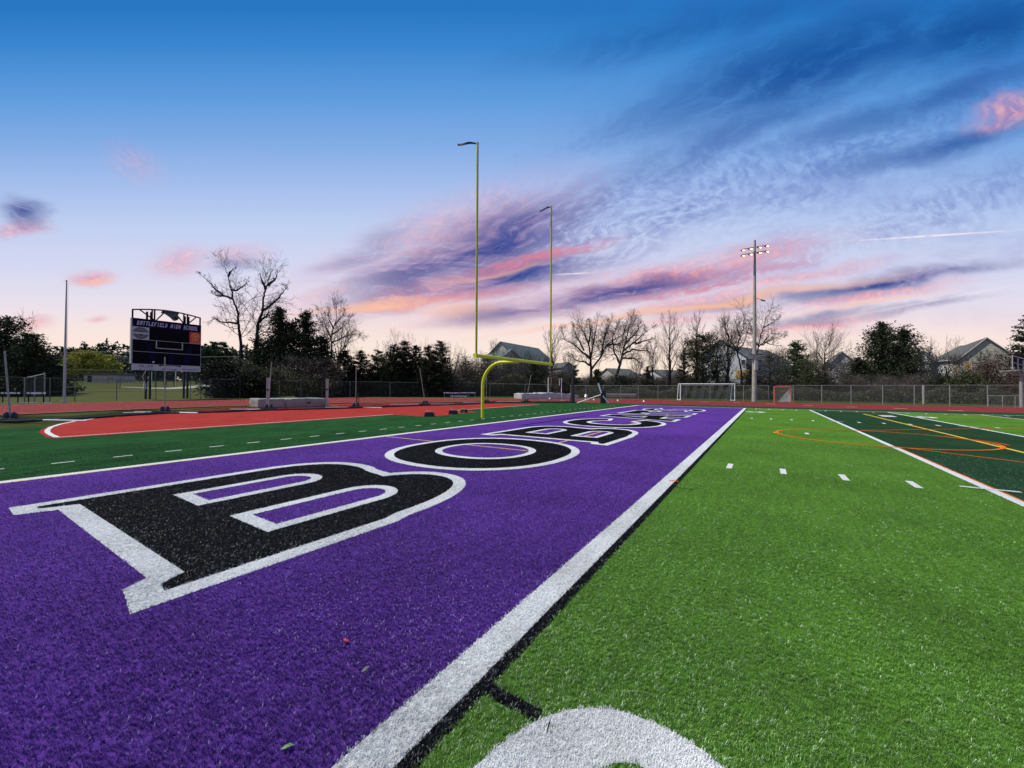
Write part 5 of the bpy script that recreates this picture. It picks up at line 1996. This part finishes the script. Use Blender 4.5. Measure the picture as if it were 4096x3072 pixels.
def leaf_cloud(r_, n, prof, H, Wd, clump_r, size, flat_=.5, zlo=.03, nclump=None, power=.5, droop=0.0):
    """small leaf sprays gathered in clumps through the crown"""
    nc = nclump or max(20, int(n / 62))
    t = r_.uniform(zlo, 1, nc * 3)
    # more clumps where the crown is wide
    pr = prof(t)
    kp = r_.random(len(t)) < pr / pr.max() * .9 + .1
    t = t[kp][:nc]
    nc = len(t)
    a = r_.random(nc) * 2 * math.pi
    rr__ = r_.random(nc) ** power * prof(t) * Wd / 2 * (1 + np.clip(r_.normal(size=nc), -1.5, 1.5) * .12)
    clump_r = clump_r * (.45 + .55 * prof(t))
    C = np.column_stack([rr__ * np.cos(a), rr__ * np.sin(a), t * H])
    idx = r_.integers(0, nc, n)
    cr = clump_r * r_.uniform(.6, 1.4, nc)
    gz = np.clip(r_.normal(size=(n, 3)), -1.7, 1.7)
    off = gz * cr[idx][:, None] * np.array([.55, .55, flat_ * .8])
    # boughs reach outwards from the stem
    rd = np.column_stack([np.cos(a), np.sin(a), np.full(nc, .28)])[idx]
    off = off + rd * (np.clip(r_.normal(size=n) - .25, -1.8, 1.3) * cr[idx] * 1.35)[:, None]
    P = C[idx] + off
    outw = np.column_stack([np.cos(a), np.sin(a), np.full(nc, .25 - droop)])[idx]
    sz_ = size * r_.uniform(.5, 1.5, n)
    d1 = outw + r_.normal(size=(n, 3)) * .75
    d1 /= np.linalg.norm(d1, axis=1)[:, None]
    d2 = np.cross(d1, r_.normal(size=(n, 3)))
    d2 /= np.linalg.norm(d2, axis=1)[:, None]
    V = np.stack([P - d2 * sz_[:, None] * .42, P + d2 * sz_[:, None] * .42, P + d1 * sz_[:, None] * 1.15], 1)
    V[:, :, 2] = np.maximum(V[:, :, 2], .02)
    return V


PROF = {
    'cedar': lambda t: np.clip((1 - t), 0.02, 1) ** .62 * (.72 + .28 * np.clip(t * 6, 0, 1)),
    'pine': lambda t: np.clip((1 - t), 0.02, 1) ** .85,
    'ragged': lambda t: np.clip((1 - t), 0.02, 1) ** .78 * (.80 + .20 * np.sin(t * 31)),
    'arbor2': lambda t: np.clip((1 - t), 0.02, 1) ** .72,
    'arbor': lambda t: np.clip((1 - t), 0.02, 1) ** .55 * .98,
    'round': lambda t: np.sqrt(np.clip(1 - (2 * t - .9) ** 2 / 1.25, .03, 1)),
    'crown': lambda t: np.sqrt(np.clip(1 - (2.2 * t - 1.35) ** 2, .02, 1)),
    'mound': lambda t: np.sqrt(np.clip(1 - t ** 2, .03, 1)),
}


def leafy(label, px, w, ytop, wpx, seed, kind='cedar', mat='cedar', n=7000, name='evergreen_tree', size=.24, clump=.45, z0=0.0, cat='tree', grp='evergreens behind the fence', trunk=True, flat_=.5, power=.5, bottom=None, nclump=None, core=True, zlo=.03):
    H = HZ(px, ytop, w) - z0
    Wd = wpx / FOC * w
    x, y = AT(px, w)
    r_ = np.random.default_rng(seed)
    e = empty(name, (x, y, z0 - .1), label=label, cat=cat, group=grp)
    V = leaf_cloud(r_, int(n * 1.8), PROF[kind], H, Wd, clump * Wd / 8 + .12, size * .74, flat_, power=power, nclump=nclump, zlo=zlo)
    link('foliage', tris_mesh('foliage', V), e, M[mat])
    if trunk:
        segs = []
        for k in range(8):
            segs.append((0, 0, H * k / 8 * .95, 0, 0, H * (k + 1) / 8 * .95, max(.03, Wd * .028 * (1 - k / 8.5)), max(.02, Wd * .028 * (1 - (k + 1) / 8.5))))
        for k in range(60):
            t = r_.uniform(.08, .92)
            a = r_.random() * 6.283
            L = PROF[kind](np.array([t]))[0] * Wd / 2 * .85
            segs.append((0, 0, t * H, L * math.cos(a), L * math.sin(a), t * H + L * .25, Wd * .006 + .012, .012))
        link('trunk', tubes_mesh('trunk', segs, 5), e, M['bark_dark'])
    return e


# ---- left edge
leafy('dark broad cedar at the far left edge behind the fence', 20, 58, 1262, 330, 11, 'cedar', 'cedar', 12000, size=.30, clump=.55)
leafy('dark cedar sloping down towards the flagpole', 120, 56, 1335, 200, 12, 'cedar', 'cedar', 9000, size=.28, clump=.55)
leafy('low dark cedar just left of the flagpole', 190, 60, 1425, 150, 13, 'mound', 'cedar', 6000, size=.28, clump=.55)
bare_tree('bare brown tree rising above the cedars at the left edge', 60, 66, 1225, 210, 14, 'spread', 4, 'bark_light', first=.3)
leafy('yellow green tree in spring leaf right of the flagpole', 345, 120, 1406, 118, 15, 'round', 'willow', 9000, 'leafy_tree', .55, .75, z0=3.0, grp=None)
leafy('small yellow green tree left of the scoreboard', 428, 125, 1422, 66, 16, 'round', 'willow', 5000, 'leafy_tree', .55, .75, z0=3.0, grp=None)
# pines right of the scoreboard
for i, (px, yt, wd, lb) in enumerate(((815, 1376, 55, 'dark pine half hidden by the right edge of the scoreboard'), (852, 1368, 46, 'left small dark pine right of the scoreboard'), (895, 1370, 48, 'right small dark pine before the tall bare tree'))):
    leafy(lb, px, 105, yt, wd, 20 + i, 'crown', 'cedar_green', 2600, 'pine_tree', .45, .7, z0=2.8, grp='dark pines far behind')
# tall vine clad bare trees
limb_tree('tallest bare tree with crown leaning left beside the scoreboard', 66, [
    [(967, 1452), (960, 1362), (949, 1280), (946, 1244), (926, 1194), (919, 1154), (906, 1104), (892, 1066)],
    [(926, 1194), (890, 1181), (854, 1154), (827, 1122), (800, 1100)], [(919, 1156), (944, 1158), (971, 1140), (983, 1118)],
    [(948, 1292), (917, 1287), (881, 1285), (854, 1271), (834, 1283)], [(906, 1104), (915, 1085), (930, 1070)], [(890, 1181), (862, 1180), (842, 1170)]], 31, 'bark_dark', 1.1, .34, tl=.20, depth=4, twig=.013)
limb_tree('tall bare tree with dark ivy covered trunk in front of the cedars', 66, [
    [(1016, 1466), (1025, 1344), (1030, 1289), (1046, 1240), (1048, 1190), (1057, 1154), (1070, 1110), (1082, 1082)],
    [(1046, 1240), (1080, 1217), (1107, 1194), (1129, 1163), (1145, 1147)], [(1057, 1154), (1043, 1122), (1034, 1100)],
    [(1068, 1140), (1098, 1110), (1104, 1088)], [(1030, 1289), (1060, 1265), (1075, 1230)]], 37, 'bark_dark', 1.1, .42, tl=.21, depth=4, twig=.013)
leafy('ivy mass climbing the trunk of the second tall bare tree', 1030, 65.6, 1330, 70, 33, 'mound', 'cedar', 3500, 'ivy', .28, .9, trunk=False, cat='ivy', grp=None)
leafy('tall dark cedar with ragged top right of the tall bare trees', 1115, 68, 1228, 300, 34, 'ragged', 'cedar', 15000, size=.30, clump=.55)
leafy('dark cedar beside the bare branching tree, top level with its neighbour', 1222, 70, 1240, 260, 35, 'ragged', 'cedar', 13000, size=.30, clump=.55)
limb_tree('wide bare tree between the ragged cedars and the arborvitae row', 72, [
    [(1324, 1500), (1324, 1398), (1324, 1343), (1330, 1312), (1342, 1271), (1342, 1230)],
    [(1324, 1350), (1301, 1307), (1283, 1253), (1276, 1240)], [(1326, 1335), (1351, 1320), (1387, 1290), (1403, 1266)],
    [(1326, 1370), (1378, 1343), (1423, 1334), (1446, 1340)], [(1330, 1312), (1312, 1275), (1310, 1235)], [(1336, 1300), (1368, 1262), (1374, 1240)]], 36, 'bark', 1.1, .26, tl=.28, depth=4, twig=.013)
leafy('lower dark cedar filling between the two tall ragged cedars', 1170, 69, 1285, 220, 38, 'cedar', 'cedar', 9000, size=.30, clump=.55)
leafy('low dark cedar at the right end of the ragged cedar group', 1285, 71, 1345, 170, 39, 'cedar', 'cedar', 7000, size=.30, clump=.55)
bare_tree('fine twigged bare tree just behind the wide bare tree', 1348, 78, 1235, 200, 40, 'spread', 5, 'bark', first=.25, dens=1.2)
# bushes
leafy('black green round bush right of the scoreboard', 900, 55.5, 1440, 150, 41, 'round', 'darkbush', 7000, 'bush', .24, .7, cat='bush', grp='bushes in front of the middle trees', zlo=0)
leafy('smaller black green bush behind the left high jump stand', 1010, 55.5, 1480, 130, 42, 'round', 'darkbush', 6000, 'bush', .24, .7, cat='bush', grp='bushes in front of the middle trees', zlo=0)
leafy('pale green spring shrub above the two dark bushes', 985, 60, 1440, 150, 43, 'round', 'shrub', 3000, 'shrub', .2, .8, cat='shrub', grp='bushes in front of the middle trees')
leafy('pale green leafing shrub behind the high jump mat', 1105, 60, 1470, 190, 44, 'round', 'shrub', 4200, 'shrub', .2, .9, cat='shrub', grp='bushes in front of the middle trees')
leafy('pale shrub right of the mat before the arborvitae', 1250, 63, 1500, 140, 46, 'round', 'shrub', 3000, 'shrub', .2, .9, cat='shrub', grp='bushes in front of the middle trees')
leafy('tangled brown thicket bush above the high jump mat', 1190, 64, 1430, 200, 45, 'round', 'brushbrown', 6000, 'thicket_bush', .22, .8, cat='bush', grp='bushes in front of the middle trees')
leafy('tangled brown thicket bush left of the arborvitae row', 1300, 66, 1432, 130, 47, 'round', 'brushbrown', 4200, 'thicket_bush', .22, .8, cat='bush', grp='bushes in front of the middle trees')
# arborvitae row
av = [(1375, 1402, 110), (1440, 1400, 100), (1512, 1400, 105), (1575, 1376, 95), (1617, 1360, 95), (1664, 1378, 95), (1715, 1382, 95), (1762, 1362, 110)]
ord_ = ['first', 'second', 'third', 'fourth', 'fifth', 'sixth', 'seventh', 'last']
for i, (px, yt, wd) in enumerate(av):
    lb = ('%s arborvitae of the dark row counted from the left' % ord_[i]) if i < 7 else 'last arborvitae at the right end of the dark row, near the goal post'
    leafy(lb, px, 74 + (i % 3), yt, wd * 1.30, 50 + i, 'arbor', 'arbor', 15000, 'arborvitae', .19, .34, grp='arborvitae row', power=.35, zlo=0, nclump=420)
bare_tree('bushy bare crown rising behind the arborvitae row', 1590, 88, 1322, 180, 61, 'spread', 5, 'bark', first=.25)
wd_ = [(1700, 96, 1362, 110), (1740, 98, 1348, 110), (1800, 92, 1362, 120), (1860, 94, 1385, 120), (1920, 96, 1395, 110), (1975, 100, 1352, 70), (2075, 98, 1375, 100)]
wl_ = ['bare brown tree just above the sixth arborvitae', 'bare tree peeking behind the last arborvitae', 'bare brown tree right of the arborvitae row', 'low bare tree left of the goal post crossbar',
       'bare tree right behind the goal post neck', 'slender bare tree left of the gabled house', 'thin bare tree in front of the green roofed house']
for i, ((px, w, yt, wd), lb) in enumerate(zip(wd_, wl_)):
    bare_tree(lb, px, w, yt, wd, 70 + i, 'spread' if i != 5 else 'upright', 4 if i != 5 else 5, 'bark_light', first=.2)
bare_tree('slim bare tree standing right of the right upright', 2208, 80, 1300, 110, 81, 'upright', 5, 'bark', first=.15, dens=1.0)
limb_tree('broad domed bare tree, the left of the big pair', 82, [
    [(2364, 1500), (2364, 1470), (2360, 1417), (2353, 1374), (2335, 1327), (2318, 1295)],
    [(2360, 1431), (2324, 1402), (2292, 1374), (2256, 1355), (2248, 1322)], [(2362, 1425), (2368, 1402), (2375, 1355), (2386, 1308), (2389, 1275)],
    [(2366, 1475), (2400, 1431), (2425, 1381), (2462, 1352), (2490, 1337), (2522, 1292)], [(2404, 1425), (2418, 1345), (2436, 1301), (2447, 1275)],
    [(2360, 1460), (2339, 1446), (2302, 1439), (2276, 1420)], [(2353, 1374), (2362, 1330), (2356, 1285)], [(2335, 1400), (2308, 1345), (2292, 1305)], [(2425, 1381), (2475, 1372), (2500, 1355)]], 82, 'bark', 1.4, .40, tl=.31, twig=.013, depth=4)
limb_tree('broad bare tree with leaning trunk, the right of the big pair', 80, [
    [(2462, 1511), (2476, 1468), (2490, 1417), (2501, 1374), (2512, 1323), (2528, 1280)],
    [(2490, 1417), (2534, 1395), (2581, 1402), (2606, 1406)], [(2497, 1400), (2552, 1355), (2585, 1323), (2608, 1308)],
    [(2490, 1431), (2534, 1431), (2568, 1456)], [(2501, 1374), (2550, 1320), (2560, 1290)], [(2480, 1455), (2455, 1400), (2448, 1345), (2470, 1295)], [(2540, 1372), (2580, 1362), (2612, 1350)]], 83, 'bark', 1.4, .40, tl=.31, twig=.013, depth=4)
bare_tree('pyramid shaped bare tree right of the broad pair', 2680, 80, 1238, 125, 84, 'upright', 5, 'bark', first=.18, dens=1.1)
bare_tree('narrow bare tree behind the olive evergreen', 2789, 80, 1240, 95, 85, 'upright', 5, 'bark', first=.2, dens=1.1)
bare_tree('dense bare tree left of the light pole', 2912, 76, 1238, 150, 86, 'upright', 5, 'bark', first=.22, dens=1.5)
limb_tree('crooked bare tree close beside the light pole', 74, [
    [(2966, 1530), (2966, 1489), (2950, 1402), (2953, 1366), (2975, 1308), (2978, 1272), (2971, 1250)],
    [(2950, 1402), (2975, 1372), (2990, 1330), (3000, 1290)], [(2951, 1402), (2925, 1365), (2905, 1320), (2900, 1285)], [(2960, 1345), (2945, 1300), (2948, 1262)]], 87, 'bark_dark', 1.0, .22, tl=.22)
limb_tree('bare tree spreading right of the light pole', 80, [
    [(3004, 1530), (3022, 1430), (3033, 1388), (3036, 1373), (3054, 1308), (3065, 1272), (3081, 1245)],
    [(3035, 1385), (3062, 1359), (3083, 1332), (3130, 1334)], [(3047, 1378), (3094, 1350), (3134, 1345)], [(3030, 1380), (3012, 1330), (3002, 1290)],
    [(3054, 1308), (3090, 1290), (3112, 1270)], [(3056, 1365), (3080, 1375), (3115, 1380)]], 88, 'bark', 1.1, .24, tl=.26, depth=4, twig=.013)
bare_tree('pyramid shaped bare tree between the green pine and the white gable', 3300, 78, 1285, 175, 89, 'upright', 5, 'bark', first=.18, dens=1.3)
bare_tree('small bare tree over the pale wing of the right house', 3735, 92, 1340, 110, 90, 'spread', 4, 'bark_light', first=.3)
bare_tree('small bare tree behind the right house roof', 3825, 98, 1340, 70, 91, 'upright', 4, 'bark_light', first=.3)
bare_tree('thin dark bare tree before the pale wing of the right house', 3770, 62, 1385, 110, 92, 'spread', 4, 'bark_dark', first=.3)
# evergreens right side
leafy('small dark cedar before the house under the crossbar', 2136, 78, 1446, 70, 101, 'round', 'cedar', 3500, grp='evergreens behind the fence')
leafy('small cone shaped cedar left of the broad bare pair', 2299, 77, 1462, 75, 102, 'pine', 'cedar_green', 3500)
leafy('dark cedar at the foot of the left broad bare tree', 2385, 77, 1468, 95, 103, 'pine', 'cedar', 4500)
leafy('low dark evergreen between the trunks of the broad pair', 2490, 78, 1500, 110, 104, 'round', 'cedar', 3500)
leafy('olive green cedar left of the pyramid shaped bare tree', 2590, 76, 1462, 80, 105, 'pine', 'cedar_olive', 3500)
leafy('big olive evergreen left of the white house', 2812, 77, 1338, 165, 106, 'crown', 'cedar_olive', 8000, size=.28)
leafy('narrow olive evergreen beside the olive evergreen crown', 2735, 78, 1400, 60, 107, 'arbor', 'cedar_olive', 3000)
leafy('bright green pine with pointed top right of the light pole', 3185, 76, 1362, 135, 108, 'cedar', 'cedar_green', 8500, 'pine_tree', .28, .6)
leafy('biggest dark cedar with ragged double top at the right', 3528, 78, 1292, 350, 109, 'ragged', 'cedar', 19000, size=.32, clump=.55)
leafy('right half of the double cedar with flat ragged top', 3618, 79, 1304, 250, 110, 'ragged', 'cedar', 13000, size=.32, clump=.55)
leafy('low dark cedar skirt left of the biggest cedar', 3440, 76, 1420, 130, 111, 'cedar', 'cedar', 6000, size=.30)
leafy('dark ragged cedar cut by the right picture edge', 4125, 66, 1262, 190, 112, 'cedar', 'cedar', 9000, size=.34)
for i, (px, w, yt, wd, lb) in enumerate((
        (2045, 84, 1392, 90, 'spindly bare tree in front of the pale gable under the crossbar'), (2110, 86, 1400, 90, 'spindly bare tree in front of the green grey roof'),
        (2170, 84, 1410, 80, 'short bare tree just left of the right upright'), (2275, 86, 1400, 90, 'short bare tree before the low grey sided house'),
        (2545, 88, 1400, 100, 'short bare tree right of the broad bare pair'), (2612, 84, 1350, 90, 'thin bare tree right of the broad pair before the olive cedar'),
        (2735, 84, 1330, 90, 'thin bare tree before the distant low white house'), (2870, 80, 1300, 90, 'thin bare tree over the gable of the white house'),
        (3110, 80, 1375, 110, 'short bare tree before the dark roofed wing'), (3240, 78, 1385, 90, 'short bare tree right of the bright green pine'),
        (3375, 74, 1395, 100, 'short bare tree in front of the white gabled house'), (3700, 72, 1385, 90, 'short bare tree right of the biggest cedar'),
        (3850, 64, 1400, 100, 'twiggy bare tree in front of the tan window'), (3940, 62, 1390, 110, 'twiggy bare tree in front of the grey gable'))):
    bare_tree(lb, px, w, yt, wd, 400 + i, 'upright', 5, 'bark' if i % 2 else 'bark_light', first=.12, dens=1.15)
# brown thickets
thk = [(2250, 76, 1480, 90, 'brushbrown', 'brown thicket right of the slim bare tree'), (2030, 88, 1440, 120, 'brushbrown', 'brown thicket below the crossbar'),
       (1950, 86, 1420, 130, 'brushbrown', 'brown thicket behind the goal post neck'), (1860, 84, 1425, 130, 'brushbrown', 'olive brown thicket right of the last arborvitae'),
       (3080, 74, 1408, 150, 'brushbrown', 'grey brown thicket right of the light pole'), (3000, 78, 1450, 80, 'brushbrown', 'thin thicket behind the light pole'),
       (3300, 72, 1450, 120, 'brushbrown', 'brown thicket under the bare pyramid tree'), (3230, 71, 1420, 100, 'brushgreen', 'green brown thicket right of the bright pine'),
       (3950, 58, 1440, 150, 'brushred', 'reddish brown thicket before the grey gable'), (4040, 58, 1408, 150, 'brushred', 'taller reddish thicket beside the grandstand end'),
       (3870, 57, 1490, 110, 'brushgreen', 'mossy green shrub under the tan window'), (3780, 60, 1500, 110, 'darkbush', 'low dark shrub before the pale wing'),
       (2160, 84, 1440, 80, 'brushgreen', 'olive thicket right of the crossbar middle')]
for i, (px, w, yt, wd, mt_, lb) in enumerate(thk):
    leafy(lb, px, w, yt, wd, 130 + i, 'round', mt_, 3800, 'thicket_bush', .20, .9, cat='bush', grp='thickets behind the fence', zlo=0, flat_=.9)

# ---- understorey: masses nobody could count
def brush(name, label, runs, h, n_twig, n_leaf, mt_t, mt_l, seed, depth=5.0, jitter=.35, size=.18):
    r_ = np.random.default_rng(seed)
    pts = np.array([AT(px, w) for px, w in runs])
    L = np.cumsum(np.r_[0, np.hypot(*np.diff(pts, axis=0).T)])

    def samp(n):
        s_ = r_.random(n) * L[-1]
        x = np.interp(s_, L, pts[:, 0])
        y = np.interp(s_, L, pts[:, 1])
        dd_ = r_.random(n) * depth
        nrm = np.column_stack([x, y])
        nrm /= np.linalg.norm(nrm, axis=1)[:, None]
        return np.column_stack([x, y]) + nrm * dd_[:, None], s_
    P, s_ = samp(n_twig)
    lump = .62 + .38 * np.sin(s_ * .55 + 1.3 * np.sin(s_ * .21)) ** 2
    hh_ = h * lump * r_.uniform(.35, 1.0, n_twig)
    a = np.column_stack([P, np.zeros(n_twig)])
    b = a + np.column_stack([r_.normal(size=n_twig) * hh_ * .2, r_.normal(size=n_twig) * hh_ * .2, hh_])
    S = [np.column_stack([a, b, np.full(n_twig, .022), np.full(n_twig, .010)])]
    for k in range(3):
        t = r_.uniform(.3, .9, n_twig)[:, None]
        m0 = a + (b - a) * t
        m1 = m0 + np.column_stack([r_.normal(size=n_twig) * hh_ * .25, r_.normal(size=n_twig) * hh_ * .25, hh_ * r_.uniform(.05, .35, n_twig)])
        S.append(np.column_stack([m0, m1, np.full(n_twig, .014), np.full(n_twig, .008)]))
    o = link(name, tubes_mesh(name, np.vstack(S), 3), None, M[mt_t])
    tag(o, label=label, cat='undergrowth', kind='stuff')
    if n_leaf:
        P, s_ = samp(n_leaf)
        lump = .62 + .38 * np.sin(s_ * .55 + 1.3 * np.sin(s_ * .21)) ** 2
        z = h * lump * r_.random(n_leaf) ** 1.2 * .9
        Q = np.column_stack([P, z])
        d1 = r_.normal(size=(n_leaf, 3))
        d1 /= np.linalg.norm(d1, axis=1)[:, None]
        d2 = np.cross(d1, r_.normal(size=(n_leaf, 3)))
        d2 /= np.linalg.norm(d2, axis=1)[:, None]
        k = size * r_.uniform(.5, 1.5, n_leaf)[:, None]
        V = np.stack([Q - d2 * k * .5, Q + d2 * k * .5, Q + d1 * k], 1)
        V[:, :, 2] = np.maximum(V[:, :, 2], .01)
        o2 = link(name + '_leaves', tris_mesh(name, V), None, M[mt_l])
        tag(o2, label=label + ', leaves', cat='undergrowth', kind='stuff')


brush('undergrowth', 'tangled green brush behind the right fence', [(2230, 75), (2500, 70), (2800, 70), (3100, 62), (3500, 54), (3900, 48), (4250, 43)], 2.3, 5200, 26000, 'bark', 'brushgreen', 201, 7)
brush('woodland_edge', 'brown woodland edge rising behind the right fence', [(2230, 88), (2700, 84), (3100, 76), (3500, 68), (3900, 62), (4250, 56)], 4.9, 15000, 14000, 'bark_light', 'brushbrown', 202, 8, size=.24)
brush('hedge_brush', 'olive brush behind the middle fence and goal post', [(1790, 80), (1900, 80), (2050, 80), (2260, 78)], 5.5, 3500, 20000, 'bark', 'shrub', 203, 7, size=.2)
brush('bank_brush', 'dark brush filling between the middle trees', [(880, 62), (1000, 64), (1200, 68), (1400, 76), (1800, 82)], 6.0, 4200, 20000, 'bark', 'brushgreen', 204, 6, size=.22)
brush('woods_understorey', 'brown bare woods behind the arborvitae row and goal post neck', [(1500, 96), (1700, 98), (1850, 98), (2000, 100), (2080, 102)], 9.5, 7000, 12000, 'bark_light', 'brushbrown', 206, 9, size=.28)
brush('yard_brush', 'twiggy brush hiding the feet of the middle houses', [(2000, 92), (2200, 92), (2450, 92), (2800, 88)], 5.8, 8000, 12000, 'bark_light', 'brushgreen', 207, 8, size=.26)
brush('lawn_edge_brush', 'dim brush at the far side of the lawn', [(-300, 100), (0, 105), (300, 118), (600, 128), (900, 120), (1000, 116)], 5.2, 3500, 16000, 'bark', 'farwood', 205, 10, size=.4)


def far_wood(seed):
    r_ = np.random.default_rng(seed)
    V = []
    for k in range(150):
        px = r_.uniform(-700, 1150)
        w = r_.uniform(165, 215)
        x, y = AT(px, w)
        ht_ = (HZ(px, 1384 + 16 * math.sin(px * .011) + (12 if px > 420 else 0), w)) * r_.uniform(.78, 1.04)
        c_ = leaf_cloud(r_, 420, PROF['crown'], ht_, r_.uniform(8, 13), 1.1, 1.0, .8, nclump=26)
        V.append(c_ + np.array([x, y, 0]))
    for k in range(70):
        px = r_.uniform(1750, 4500)
        w = r_.uniform(190, 260)
        x, y = AT(px, w)
        ht_ = HZ(px, 1490, w) * r_.uniform(.7, 1.1)
        c_ = leaf_cloud(r_, 380, PROF['mound'], ht_, r_.uniform(10, 16), 1.2, 1.1, .8, nclump=26)
        V.append(c_ + np.array([x, y, 0]))
    o = link('distant_woods', tris_mesh('distant_woods', np.vstack(V)), None, M['farwood'])
    tag(o, label='distant dark tree line beyond the lawn and houses', cat='woods', kind='stuff')


far_wood(301)

# overhead wires on the left
for i, (ya, yb, yc) in enumerate(((1412, 1411, 1402), (1438, 1440, 1432), (1450, 1455, 1456))):
    mb = MB()
    w = 95
    pts_ = []
    for px, yy in ((200, ya), (330, yb), (470, yc), (640, yc + 18), (800, yc + 26), (960, yc + 24)):
        x, y = AT(px, w)
        pts_.append((x, y, HZ(px, yy, w)))
    o = mb.tube(pts_, .028, 5).build('overhead_wire', M['galv'])
    tag(o, label=['uppermost thin wire crossing left of the scoreboard', 'middle thin wire crossing left of the scoreboard', 'lowest thin wire crossing left of the scoreboard'][i], cat='wire', group='overhead wires across the lawn')
# play equipment beyond the scoreboard posts
for i, (px, lb) in enumerate(((640, 'left dark hoop of the far play frame seen between the scoreboard posts'), (680, 'right dark hoop of the far play frame seen between the scoreboard posts'))):
    w = 84
    x, y = AT(px, w)
    hoop = [((17 * math.cos(R(a))) / FOC * w, 0, (HZ(px, 1498, w) - ZL(w)) * (math.sin(R(a)) if a not in (0, 180) else 0)) for a in range(0, 181, 15)]
    o = MB().tube(hoop, .07, 6).build('play_hoop', M['blackpaint'])
    o.location = (x, y, ZL(w))
    o.rotation_euler = (0, 0, TH - math.pi / 2)
    tag(o, label=lb, cat='play frame', group='play hoops beyond the scoreboard')
for i, px in enumerate((606, 702)):
    w = 86
    x, y = AT(px, w)
    o = MB().tube([(0, 0, 0), (0, 0, HZ(px, 1487, w) - ZL(w))], .07, 8).build('white_post', M['white'])
    o.location = (x, y, ZL(w))
    tag(o, label=['left white post on the lawn seen under the scoreboard', 'right white post on the lawn seen under the scoreboard'][i], cat='post', group='white posts under the scoreboard')
x, y = AT(440, 108)
sh = empty('storage_shed', (x, y, ZL(108) - .3), TH - math.pi / 2, label='low pale grey shed far across the lawn left of the scoreboard', cat='shed')
MB().box((0, 0, 1.0), (9, 5, 2.0)).build('wall', M['siding_tan'], sh)
MB().prism([(-4.8, 2.0), (4.8, 2.0), (4.4, 2.6), (-4.4, 2.6)], -2.8, 2.8).build('roof', M['roof'], sh)
MB().box((-3, -2.53, .95), (1.1, .06, 1.8)).build('door', M['blackpaint'], sh)
MB().box((2.6, -2.53, 1.2), (1.4, .06, .8)).build('window', PN, sh)

# small things on turf and track
for i, (px, py, lb) in enumerate(((2199, 1595.5, 'tiny white cone on the track nearest the covered pit'), (2375, 1600, 'tiny white cone on the track left of the bench'), (2471, 1603.5, 'tiny white cone on the track under the bench'), (2575, 1607, 'tiny white cone on the track right of the bench'), (1686, 1581, 'white ball lying on the grass before the evergreens'))):
    x, y = GP(px, py)
    if i < 4:
        o = MB().tube([(0, 0, 0), (0, 0, .05), (0, 0, .22)], [.14, .10, .03], 10).build('marker_cone', M['white'])
    else:
        o = MB().tube([(0, 0, .0), (0, 0, .05), (0, 0, .15), (0, 0, .25), (0, 0, .3)], [.03, .13, .16, .13, .03], 12).build('ball', M['white'])
    o.location = (x, y, 0)
    tag(o, label=lb, cat='cone' if i < 4 else 'ball', group='white cones on the track' if i < 4 else None)

# scraps on the turf
for (px, py, col_, lb, sz_s) in ((1385, 2578, (0.45, 0.03, 0.05), 'tiny red scrap lying on the purple turf', .022), (1463, 2694, (0.10, 0.13, 0.07), 'small dry grey green leaf on the purple turf below the red scrap', .026),
                                 (1148, 3010, (0.12, 0.20, 0.09), 'small pale green leaf on the purple turf near the bottom edge', .026), (2195, 2925, (0.02, 0.02, 0.018), 'thin dark twig lying on the white field letter', .045)):
    x, y = GP(px, py)
    mm_ = plain('scrap_' + lb.split()[1], col_, 0.8)
    k = sz_s
    o = MB().add([(-k, 0, .004), (-.3 * k, -.45 * k, .010), (.6 * k, -.35 * k, .014), (1.1 * k, .05 * k, .006), (.4 * k, .45 * k, .012), (-.4 * k, .40 * k, .008), (0, 0, .016)],
                 [(0, 1, 6), (1, 2, 6), (2, 3, 6), (3, 4, 6), (4, 5, 6), (5, 0, 6)]).build('leaf_scrap', mm_)
    o.location = (x, y, .018)
    o.rotation_euler = (0, 0, px * .7)
    if sz_s > .04:
        o.scale = (1, .18, 1)
    tag(o, label=lb, cat='scrap')
